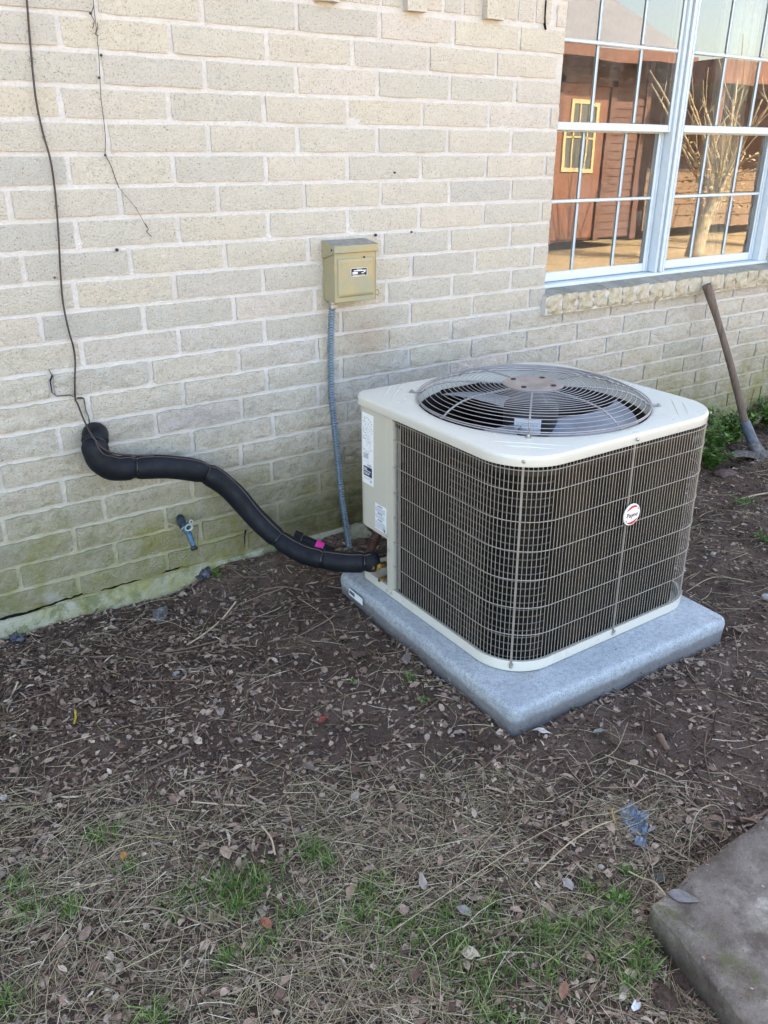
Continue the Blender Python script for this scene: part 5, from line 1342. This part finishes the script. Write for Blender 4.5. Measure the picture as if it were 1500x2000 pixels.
# ---- weeds (each one a plant)
def weed(px_, py_, label, h=.09, n=40, spread=.06, leaf=.018, y=None, group=None, seedn=0, stems=7, mat=None):
    c0 = gpt(px_, py_) if y is None else Vector((atY(px_, py_, y).x, y, gz(atY(px_, py_, y).x, y)))
    r = random.Random(seedn+int(px_)); root = empty('weed', tuple(c0)); m = MB(); lm_v = []; lf = MB()
    for s in range(stems):
        a = r.uniform(0, 6.28); rd = spread*r.uniform(.3, 1); top_ = Vector((math.cos(a)*rd, math.sin(a)*rd, h*r.uniform(.5, 1))); P = smooth_path([Vector((0, 0, -.005)), top_*.5+Vector((0, 0, h*.15)), top_], 3)
        m.tube(P, .0011, 4)
        for q in range(n//stems):
            t = r.uniform(.2, 1); i = min(len(P)-2, int(t*(len(P)-1))); p = P[i]; b = r.uniform(0, 6.28); L = leaf*r.uniform(.6, 1.3)
            v, f = leaf_var(r.randint(0, 9999), L, L*.55, .3); Rm = Matrix.Rotation(b, 3, 'Z') @ Matrix.Rotation(-r.uniform(-.1, .8), 3, 'Y')
            lf.add([p + Rm @ (Vector(q_)+Vector((L/2, 0, 0))) for q_ in v], f)
    a_ = m.build('stem', M_grass, root); b_ = lf.build('foliage', mat or M_weed, root); tag(root, label, 'weed', group); return root
g_ = 'weeds along the foot of the wall'
for k, (a, y_, h_, sp_2, lab) in enumerate((
        (1392, -.20, .13, .09, 'bushy dark green weed just right of the unit by the wall'),
        (1408, -.10, .15, .10, 'tall leafy weed against the wall between the unit and the mattock'),
        (1430, -.16, .13, .10, 'dense green weed left of the mattock handle'),
        (1385, -.34, .09, .08, 'low weed hugging the right side of the unit'),
        (1445, -.06, .11, .07, 'small weed against the wall behind the mattock handle'),
        (1490, -.07, .15, .09, 'leafy weed against the wall right of the mattock'),
        (1515, -.16, .13, .10, 'green weed at the right edge beyond the mattock'))):
    gp = {1392: (1396, 893), 1408: (1414, 868), 1430: (1436, 866), 1385: (1386, 918), 1445: (1448, 845), 1490: (1492, 838), 1515: (1512, 846)}[a]; q_ = gpt(*gp); q_.y = min(q_.y, -.06); rt_ = weed(a, 800, lab, h_*1.25, 330, sp_2*1.35, .030, None, g_, k*13, 22); rt_.location = (q_.x, q_.y, gz(q_.x, q_.y))
    
w1 = weed(1485, 1975, 'fresh green weed in front of the old slab at the lower right corner', .04, 60, .05, .016, seedn=4)
w2 = weed(1205, 1770, 'pale green sprig beside the old slab corner', .035, 36, .04, .013, seedn=9, stems=6)
w3 = weed(690, 1005+330, 'small green sprig at the pad edge among brown leaves', .02, 18, .025, .010, seedn=19, stems=4)
w4 = weed(820, 1372, 'dark green clover sprig left of the pad corner', .012, 16, .03, .014, seedn=29, stems=5)
w5 = weed(430, 1130, 'small bright green weed by the wall foot under the tap', .05, 50, .05, .013, seedn=39, stems=8)
w6 = weed(1495, 1060, 'grassy green tuft at the right edge beyond the pad', .04, 60, .05, .014, seedn=49, stems=10)
w7 = weed(1125, 1385, 'small green seedling in front of the pad', .015, 18, .03, .010, seedn=59, stems=5)
w8 = weed(1455, 985, 'low green weed in the dirt below the mattock', .03, 50, .09, .014, seedn=69, stems=10)
for k, (a, lab) in enumerate(((2.74, 'dead brown stalk standing against the wall above the weeds'), (3.28, 'dead brown stalk against the wall right of the mattock'))):
    m = MB(); m.tube(smooth_path([Vector((a, -.05, 0)), Vector((a+.01, -.04, .10)), Vector((a+.03, -.03, .19)), Vector((a+.055, -.02, .235))], 4), .0022, 5); o = m.build('dead_stalk', M_twig, None); recentre(o); tag(o, lab, 'stalk')

# ---- notable single pieces
def one_leaf(px_, py_, size, mat, label, W=.5, cat='leaf', yaw=None, curl=.35, dz=.012, seed=1, z=None, name='fallen_leaf', tilt=.15):
    size *= .78; v, f = leaf_var(seed, size, size*W, curl); m = MB()
    # thickness: a second skin
    m.add(v, f); o_ = len(v); v2 = v-np.array([0, 0, .0006]); m.add(v2, [tuple(q[::-1]) for q in f])
    o = m.build(name, mat, None, smooth=180); c0 = gpt(px_, py_) if z is None else atZ(px_, py_, z); o.location = c0+Vector((0, 0, dz)); o.rotation_euler = (tilt*random.uniform(-1, 1), tilt*random.uniform(-1, 1), random.uniform(0, 6.28) if yaw is None else yaw)
    return tag(o, label, cat)
def lm(n, c, v=.35): return plain(n, tuple(x*.72 for x in c), .75, 0, v, 60, .4, 120)
one_leaf(632, 1412, .045, lm('red_leaf', (.32, .05, .045)), 'small dark red leaf on the bare dirt left of the pad corner', .5, yaw=.2, seed=3)
one_leaf(243, 1682, .034, lm('orange_leaf', (.48, .22, .05)), 'orange leaf in the litter at lower left', .55, yaw=1.2, seed=4, dz=.016)
one_leaf(430, 1398, .055, lm('beige_leaf', (.36, .28, .235)), 'crumpled pinkish beige leaf in the middle of the litter', .65, curl=.3, seed=5)
one_leaf(603, 1505, .058, lm('tan_leaf', (.20, .145, .12)), 'broad brown leaf lying flat left of the straw', .5, yaw=1.9, seed=6)
one_leaf(825, 1735, .055, lm('tan_leaf_b', (.30, .24, .20)), 'pale tan leaf standing in the straw above the green grass', .45, yaw=1.2, seed=7, dz=.02, tilt=.5)
one_leaf(1055, 1437, .085, lm('white_bark', (.62, .57, .52)), 'long white weathered bark chip in front of the pad corner', .28, 'bark chip', yaw=-.95, seed=8, curl=.5, name='bark_chip')
one_leaf(1172, 1436, .062, lm('grey_leaf', (.24, .225, .205)), 'narrow grey leaf on the dirt in front of the pad', .35, yaw=-.3, seed=9)
one_leaf(700, 1290, .075, lm('brown_big_leaf', (.16, .095, .08)), 'wide reddish brown leaf beside the pad left edge', .75, yaw=.5, seed=10, dz=.02)
one_leaf(735, 1300, .06, lm('brown_big_leaf_b', (.20, .125, .09)), 'curled brown leaf touching the red-brown one by the pad', .6, yaw=2.2, seed=11, dz=.02)
one_leaf(795, 1302, .06, lm('grey_brown_leaf', (.18, .14, .125)), 'grey brown leaf leaning on the pad side', .6, yaw=.9, seed=12, dz=.03, tilt=.5)
one_leaf(884, 1333, .05, lm('cream_leaf', (.46, .42, .33)), 'cream coloured dry leaf resting on the pad edge', .55, yaw=.4, seed=13, dz=.018)
one_leaf(857, 1343, .05, lm('curl_leaf', (.34, .28, .23)), 'curled pale leaf just below the pad edge', .35, yaw=-.6, seed=14, dz=.02, curl=.9)
one_leaf(212, 1352, .05, lm('dark_curl', (.13, .085, .07)), 'dark curled leaf in the mulch near the wall', .7, yaw=1.6, seed=15, dz=.012, curl=.8)
one_leaf(1107, 1735, .045, lm('grey_leaf_c', (.30, .265, .25)), 'cracked grey leaf left of the old slab', .7, yaw=1.4, seed=16)
one_leaf(905, 1790, .05, lm('grey_leaf_d', (.26, .24, .225)), 'oval grey leaf in the lower straw', .6, yaw=1.9, seed=17, dz=.016)
one_leaf(520, 1815, .05, lm('red_brown_leaf', (.30, .10, .055)), 'reddish brown leaf below the left green grass patch', .5, yaw=1.7, seed=18, dz=.016)
one_leaf(170, 1833, .05, lm('tan_leaf_e', (.26, .18, .135)), 'round tan leaf low in the left straw', .6, seed=19, dz=.016)
one_leaf(1100, 1945, .055, lm('rust_leaf', (.27, .13, .085)), 'rust brown leaf near the bottom edge in the straw', .35, yaw=.6, seed=20, dz=.016)
one_leaf(1335, 1752, .083, lm('slate_leaf', (.17, .16, .16)), 'slate grey oval leaf lying on the old concrete slab', .5, yaw=-.95, seed=21, dz=.001, z=top+.001, curl=.04, tilt=.02)
one_leaf(1240, 1975, .03, lm('foil', (.70, .75, .78)), 'crumpled white foil scrap near the bottom edge', .6, 'foil scrap', seed=22, name='foil_scrap', curl=.9)
one_leaf(1272, 1622+5, .04, lm('grey_leaf_f', (.24, .21, .20)), 'grey leaf in the dirt beside the blue plastic', .4, seed=23)
one_leaf(8, 1568, .035, lm('white_scrap', (.6, .6, .6)), 'whitish lichen covered chip at the left edge', .6, 'bark chip', seed=24, name='bark_chip')
# pale stones and chunks
M_pst = lm('pale_stone', (.38, .36, .35))
for k, (a, b, s, lab) in enumerate(((344, 1318, .012, 'smooth pale pebble in the mulch near the wall'), (1392, 1083, .014, 'pale stone on the bare dirt right of the pad'), (1376, 1090, .009, 'dull grey pebble next to the pale stone'), (1368, 1107, .008, 'small whitish pebble below the pale stone'), (1495, 1168, .018, 'white quartz lump at the right edge'), (600, 1155, .013, 'round clay pebble near the insulated pipe'), (620, 1160, .014, 'clay coloured stone near the pad back corner'))):
    rock('pebble', gpt(a, b, s*.3), (s, s*.8, s*.8), M_pst if k not in (5, 6) else lm('clay_stone', (.17, .10, .08)), lab, 'pebble', k+5, 'pebbles on the dirt', sub=2)
M_clod = M_soil
rock('dirt_clod', gpt(1340, 1930), (.055, .04, .035), M_clod, 'large dark clod of earth in the gap before the old slab', 'clod', 31, sub=5)
rock('dirt_clod', gpt(1310, 1960), (.035, .03, .02), M_clod, 'smaller dark clod left of the large one by the slab', 'clod', 33, sub=5)
rock('stone_chunk', gpt(1262+24, 1718, .006), (.022, .012, .012), lm('grey_chunk', (.12, .12, .115)), 'dark angular stone chunk wedged at the slab corner', 'stone', 35, sub=2)
rock('clay_lump', gpt(1420, 925), (.055, .045, .03), lm('red_clay', (.13, .075, .065), .5), 'reddish clump of roots and clay under the mattock blade', 'clod', 37)
# sticks
def stick_thing(pts, r, mat, label, cat='stick', dz=.008, name='stick', r1=None, sides=8):
    P = smooth_path([gpt(a, b, dz if len(q) == 0 else q[0]) for a, b, *q in pts], 5); n = len(P); r1 = r if r1 is None else r1
    m = MB(); m.tube(P, [(r+(r1-r)*i/(n-1))*(1+.10*math.sin(i*1.7)) for i in range(n)], sides); o = m.build(name, mat, None, smooth=70); recentre(o); return tag(o, label, cat)
M_st1 = wood('pale_stick', (.30, .22, .15), (.45, .35, .25)); M_st2 = wood('brown_stick', (.06, .035, .028), (.13, .085, .065)); M_st3 = wood('straw_stalk', (.26, .21, .13), (.40, .33, .22)); M_root = wood('root_bark', (.09, .05, .035), (.20, .12, .085))
stick_thing([(366, 1264), (395, 1245), (432, 1215), (462, 1190, .03)], .0028, M_st1, 'long pale stick slanting up from the mulch toward the pipe')
stick_thing([(290, 1508), (325, 1492), (374, 1470)], .004, M_st2, 'thick dark stick lying in the left litter')
stick_thing([(81, 1583), (88, 1555), (95, 1532)], .0055, M_st2, 'short dark stub of stick near the left edge')
stick_thing([(436, 1129), (490, 1131), (530, 1130)], .0035, M_st2, 'dark stick lying along the wall foot below the pipe')
stick_thing([(515, 1157), (550, 1150), (590, 1156)], .004, M_root, 'brown splintered root piece right of the dark stick')
stick_thing([(270, 1290), (283, 1310), (300, 1330)], .0028, M_st2, 'short bent twig in the mulch left of the pale stick')
stick_thing([(320, 1278), (360, 1272), (426, 1256)], .0024, M_root, 'reddish twig crossing under the pale stick')
stick_thing([(375, 1571), (420, 1575), (490, 1580)], .0022, M_st1, 'straight pale straw stem in the middle left litter')
stick_thing([(512, 1626), (530, 1650), (538, 1682)], .0022, M_st1, 'bent pale stalk standing out left of centre', dz=.02)
stick_thing([(1050, 1715, .02), (1110, 1672, .04), (1160, 1635, .03), (1200, 1608)], .0014, M_st3, 'long tan weed stem slanting toward the blue plastic', 'stem', .01, 'grass_stalk', .0018)
stick_thing([(750, 1840, .015), (900, 1740, .02), (1030, 1660, .03), (1120, 1618, .03), (1200, 1598, .02), (1280, 1560)], .0009, M_st3, 'very long thin grass stem arching across the straw', 'stem', .02, 'grass_stalk')
stick_thing([(1190, 1505), (1260, 1535), (1340, 1590), (1372, 1612)], .0016, M_st2, 'thin dark runner crossing the bare dirt above the slab', 'stem', .008, 'grass_stalk')
stick_thing([(1290, 1592), (1360, 1600), (1430, 1605), (1475, 1598), (1500, 1585)], .005, M_root, 'thick brown root running along the top of the slab', 'root', .0, 'root', .006, 10)
stick_thing([(1225, 1715), (1250, 1735, .03), (1272, 1765, .06), (1300, 1812, .07), (1330, 1862, .06), (1354, 1895, .05), (1355, 1920, .02)], .0018, M_st3, 'long dry bent stalk drooping over the slab corner', 'stem', .02, 'grass_stalk')
stick_thing([(1344, 1690, .0), (1345, 1650, .04), (1358, 1622, .06), (1392, 1605, .05), (1412, 1625, .03), (1405, 1650, .0)], .0011, M_st3, 'looped dry stem standing in the hollow above the slab', 'stem', .02, 'grass_stalk')
stick_thing([(1290, 1668), (1310, 1690, .02), (1345, 1695)], .0011, M_st3, 'short pale stem beside the looped dry stem', 'stem', .02, 'grass_stalk')
stick_thing([(1150, 1500), (1200, 1475), (1225, 1420)], .0008, M_st3, 'thin stalk fanning out in front of the pad', 'stem', .015, 'grass_stalk')
stick_thing([(1180, 1480, .01), (1230, 1500, .015), (1310, 1525)], .0010, M_st3, 'pale stem on dirt pointing right in front of the pad', 'stem', .01, 'grass_stalk')
stick_thing([(1380, 1430), (1376, 1480), (1400, 1560), (1430, 1590)], .0020, M_st2, 'curved dark twig on the bare dirt at right', 'stick', .006)
stick_thing([(1340, 1158), (1395, 1130), (1470, 1140)], .0016, M_st3, 'thin pale stem on the dirt behind the pad right side', 'stem', .006, 'grass_stalk')
stick_thing([(1375, 965), (1420, 968), (1450, 962)], .006, M_root, 'brown root on the dirt below the mattock', 'root', .0, 'root')
stick_thing([(1445, 978), (1475, 970), (1500, 966)], .004, M_st1, 'pale split stick at the right edge below the mattock')
stick_thing([(1288, 1440), (1296, 1455), (1304, 1468)], .010, M_root, 'short curled piece of bark root on the dirt', 'root', .004, 'root', .007, 10)
stick_thing([(560, 1155+1), (640, 1210), (655, 1245)], .0013, M_st3, 'thin straw bent on the dirt left of the pad', 'stem', .006, 'grass_stalk')
stick_thing([(148, 1395), (149, 1408), (146, 1420)], .003, lm('yellow_stem', (.55, .42, .05)), 'tiny yellow broken stem in the left mulch', 'stem', .012, 'yellow_stem')
stick_thing([(1198, 1590, .01), (1192, 1600, .03), (1203, 1620, .0)], .002, lm('orange_stub', (.40, .24, .08)), 'orange-brown dead tuft stub beside the blue plastic', 'stub', .01, 'dead_tuft')
# crumpled plastic scraps
def crumple(px_list, mat, label, zamp=.012, name='plastic_scrap', seed=0, cat='plastic scrap', base_dz=.006):
    poly = [gpt(a, b) for a, b in px_list]; cx_ = sum((p.x for p in poly))/len(poly); cy_ = sum((p.y for p in poly))/len(poly)
    rings = 6; vs = [(cx_, cy_, gz(cx_, cy_)+base_dz+zamp*.6)]; P = []
    for p, q in zip(poly, poly[1:]+poly[:1]):
        for k in range(4): P.append(p.lerp(q, k/4))
    n = len(P); r = random.Random(seed)
    for j in range(1, rings+1):
        for p in P:
            t = j/rings; x = cx_+(p.x-cx_)*t; y = cy_+(p.y-cy_)*t; j_ = .0022; x += r.uniform(-j_, j_); y += r.uniform(-j_, j_)
            vs.append((x, y, gz(x, y)+base_dz+zamp*(.5+fbm(x, y, 55, 2, seed+3)*1.4+r.uniform(-.2, .2))*(1-.55*t)))
    fs = [(0, 1+i, 1+(i+1) % n) for i in range(n)]
    for j in range(rings-1):
        for i in range(n): fs.append((1+j*n+i, 1+(j+1)*n+i, 1+(j+1)*n+(i+1) % n, 1+j*n+(i+1) % n))
    m = MB(); m.add([tuple(map(float, v)) for v in vs], fs); o = m.build(name, mat, None); recentre(o); return tag(o, label, cat)
M_bl = plain('blue_grey_film', (.085, .115, .16), .28, 0, .3, 50, .4, 60); M_dkf = plain('dark_film', (.035, .04, .055), .3, 0, .4, 50, .4, 60)
crumple([(1208, 1588), (1234, 1572), (1250, 1592), (1266, 1595), (1264, 1625), (1262, 1650), (1268, 1668), (1240, 1655), (1236, 1632), (1218, 1615)], M_bl, 'torn crumpled blue-grey plastic sheet on the dirt above the slab', .018, seed=2)
crumple([(372, 1120), (392, 1112), (412, 1118), (412, 1135), (392, 1142), (376, 1134)], M_dkf, 'dark crumpled plastic scrap against the wall below the tap', .03, seed=5)
crumple([(18, 1248), (30, 1238), (55, 1244), (52, 1256), (25, 1262)], M_dkf, 'dark plastic scrap at the foot of the wall far left', .02, seed=7)
crumple([(300, 1195), (325, 1188), (330, 1205), (310, 1222), (298, 1215)], plain('silvery_film', (.13, .125, .125), .5, 0, .5, 60), 'silvery grey shredded film in the mulch by the wall', .015, seed=8)

# ================================================================== THE YARD OPPOSITE (mirrored in the window)
SY = -7.5
shed = empty('shed', (9.3, SY, 0)); tag(shed, 'brown clapboard shed across the yard, seen mirrored in the window glass', 'shed')
def boards_mat(name, lo, hi, flake):
    m, nt, b = newmat(name); P = pos(nt)
    a = ramp(nt, noi(nt, mapv(nt, P, (1, 1, 6)), 3, 6, .7), [(.35, lo), (.65, hi)])
    a = mix(nt, ramp(nt, noi(nt, mapv(nt, P, (5, 5, 1.2)), 4, 7, .8), [(.62, 0), (.70, .8)]), a, flake)
    nt.links.new(a, b.inputs['Base Color']); b.inputs['Roughness'].default_value = .8; return m
M_brown = boards_mat('brown_flaking_paint', (.115, .058, .042), (.155, .08, .058), (.36, .27, .20)); M_yel = plain('yellow_trim', (.50, .41, .21), .6)
M_metalroof = plain('pale_metal_roof', (.30, .30, .31), .5, .2, .12, 3); M_fascia = plain('brown_fascia', (.16, .07, .045), .7, 0, .3, 5)
SX0, SX1 = 6.6, 11.35; SH = 2.75
z = 0.05; k = 0
while z < SH:
    for (a, b) in ((SX0, 9.30), (10.42, SX1)) if z < 2.35 else ((SX0, SX1),):
        m = MB(); m.add([(a, SY+.022, z), (b, SY+.022, z), (b, SY+.006, z+.128), (a, SY+.006, z+.128), (a, SY-.02, z), (b, SY-.02, z), (b, SY-.02, z+.128), (a, SY-.02, z+.128)], [(0, 1, 2, 3), (4, 7, 6, 5), (0, 4, 5, 1), (3, 2, 6, 7), (1, 5, 6, 2), (0, 3, 7, 4)])
        m.build('plank', M_brown, shed)
    z += .125
m = MB(); m.box(SX0, SX1, SY-3.2, SY-.02, 0, .02); m.box(SX0, SX0+.1, SY-3.2, SY-.02, 0, SH); m.box(SX1-.1, SX1, SY-3.2, SY-.02, 0, SH); m.box(SX0, SX1, SY-3.3, SY-3.2, 0, SH); m.box(SX0+.1, SX1-.1, SY-.06, SY-.02, 0, SH); m.build('shell', M_brown, shed)
for x in (9.22, 10.40, 11.25): m = MB(); m.box(x, x+.12, SY+.022, SY+.055, .0, 2.45 if x < 11 else SH); m.build('trim_board', M_brown, shed)
m = MB(); m.box(9.22, 10.52, SY+.022, SY+.055, 2.35, 2.47); m.build('trim_board', M_brown, shed)
m = MB(); m.box(9.345, 10.395, SY-.018, SY+.012, .06, 2.345); dr = m.build('door', plain('brown_door_paint', (.20, .085, .05), .6), shed)
m = MB()
for a, b, c, d in ((9.56, 10.18, 1.10, 1.16), (9.56, 10.18, 2.06, 2.12), (9.56, 9.62, 1.16, 2.06), (10.12, 10.18, 1.16, 2.06), (9.76, 9.785, 1.16, 2.06), (9.955, 9.98, 1.16, 2.06), (9.62, 10.12, 1.60, 1.625)): m.box(a, b, SY+.013, SY+.035, c, d)
o = m.build('window_frame', M_yel, dr); m = MB(); m.box(9.62, 10.12, SY+.0125, SY+.018, 1.16, 2.06); m.build('pane', plain('shed_glass', (.09, .10, .10), .15), dr)
m = MB()
for s, (ya, za, yb, zb2) in enumerate(((SY+.55, SH-.02, SY-1.6, SH+1.1), (SY-3.8, SH-.02, SY-1.6, SH+1.1))):
    m.add([(SX0-.5, ya, za), (SX1+.45, ya, za), (SX1+.45, yb, zb2), (SX0-.5, yb, zb2), (SX0-.5, ya, za+.06), (SX1+.45, ya, za+.06), (SX1+.45, yb, zb2+.06), (SX0-.5, yb, zb2+.06)], [(3, 2, 1, 0), (4, 5, 6, 7), (0, 1, 5, 4), (1, 2, 6, 5), (2, 3, 7, 6), (3, 0, 4, 7)])
m.build('roof', M_metalroof, shed); m = MB(); m.box(SX0-.5, SX1+.45, SY+.552, SY+.59, SH-.10, SH+.065); m.build('fascia', M_fascia, shed)
for o in (shed,): kids(o)
cpt = empty('carport', (15, -8, 0)); tag(cpt, 'brown open carport beside the shed, seen mirrored in the window', 'carport')
m = MB(); m.box(11.75, 27, -12, -6.4, 2.66, 2.74); m.build('roof', M_metalroof, cpt); m = MB(); m.box(11.71, 27.04, -6.398, -6.35, 2.42, 2.76); m.box(11.71, 11.748, -12, -6.4, 2.42, 2.76); m.build('fascia', M_fascia, cpt)
for x in (11.9, 15.4, 18.2): m = MB(); m.box(x, x+.12, -6.58, -6.46, 0, 2.66); m.build('post', M_fascia, cpt)
m = MB(); m.box(11.75, 27, -12.1, -12.0, 0, 2.66); m.build('sky_block_wall', M_fascia, cpt)  # added wall closing off the sky to keep the carport dark
zz_ = .05
while zz_ < .95:
    m = MB(); m.box(12.2, 18.4, -8.02, -7.98, zz_, zz_+.2); m.build('rail_board', wood('tan_board', (.17, .11, .07), (.26, .17, .105)), cpt); zz_ += .215
kids(cpt)
# crape-myrtle like tree with pruned branches
M_bark = plain('pale_bark', (.33, .265, .17), .8, 0, .35, 8, .5, 20); M_tl = island_mat('dry_tree_leaves', [(0, (.35, .26, .12)), (1, (.60, .48, .28))])
def tree(x, y, label, seed, hgt=3.4, lean=(.0, 0)):
    r = random.Random(seed); root = empty('pruned_tree', (x, y, 0)); m = MB(); lf = MB()
    trunk = smooth_path([Vector((0, 0, -.1)), Vector((.10, .02, .5)), Vector((.32, .05, 1.0)), Vector((.42, .05, 1.5))], 5); m.tube(trunk, [.17-.07*i/len(trunk) for i in range(len(trunk))], 10); m.build('trunk', M_bark, root, smooth=180)
    b_ = MB()
    for k in range(18):
        a = r.uniform(0, 6.28); s = trunk[-1-r.randint(0, 7)]; d = Vector((math.cos(a)*r.uniform(.3, .9), math.sin(a)*r.uniform(.3, .9), r.uniform(.6, 1.3))); L = r.uniform(.8, 2.0)
        P = smooth_path([s, s+d*L*.4+Vector((0, 0, .05)), s+d*L], 4); b_.tube(P, [.034*(1-.6*i/len(P)) for i in range(len(P))], 6)
        for q in range(3):
            p = P[r.randint(3, len(P)-1)]; e = Vector((r.uniform(-1, 1), r.uniform(-1, 1), r.uniform(.2, 1.2)))*.6; b_.tube(smooth_path([p, p+e*.5, p+e+Vector((0, 0, .1))], 3), .009, 4)
    b_.build('branches', M_bark, root, smooth=180)
    for k in range(500):
        c_ = trunk[-1]+Vector((r.gauss(0, .35)-.1, r.gauss(0, .35), r.gauss(-.2, .35))); v, f = leaf_var(r.randint(0, 999), .09, .05, .4); Rm = Matrix.Rotation(r.uniform(0, 6.28), 3, 'Z') @ Matrix.Rotation(r.uniform(-1, 1), 3, 'X'); lf.add([c_+Rm @ Vector(q) for q in v], f)
    lf.build('crown', M_tl, root); tag(root, label, 'tree'); root.scale = (.78, .78, .78); return root
tree(10.4, -5.4, 'bare pruned tree with pale trunk in the yard, mirrored in the right window half', 5)
tree(13.6, -5.6, 'second bare pruned tree nearer the carport, mirrored in the window', 9)

prints()
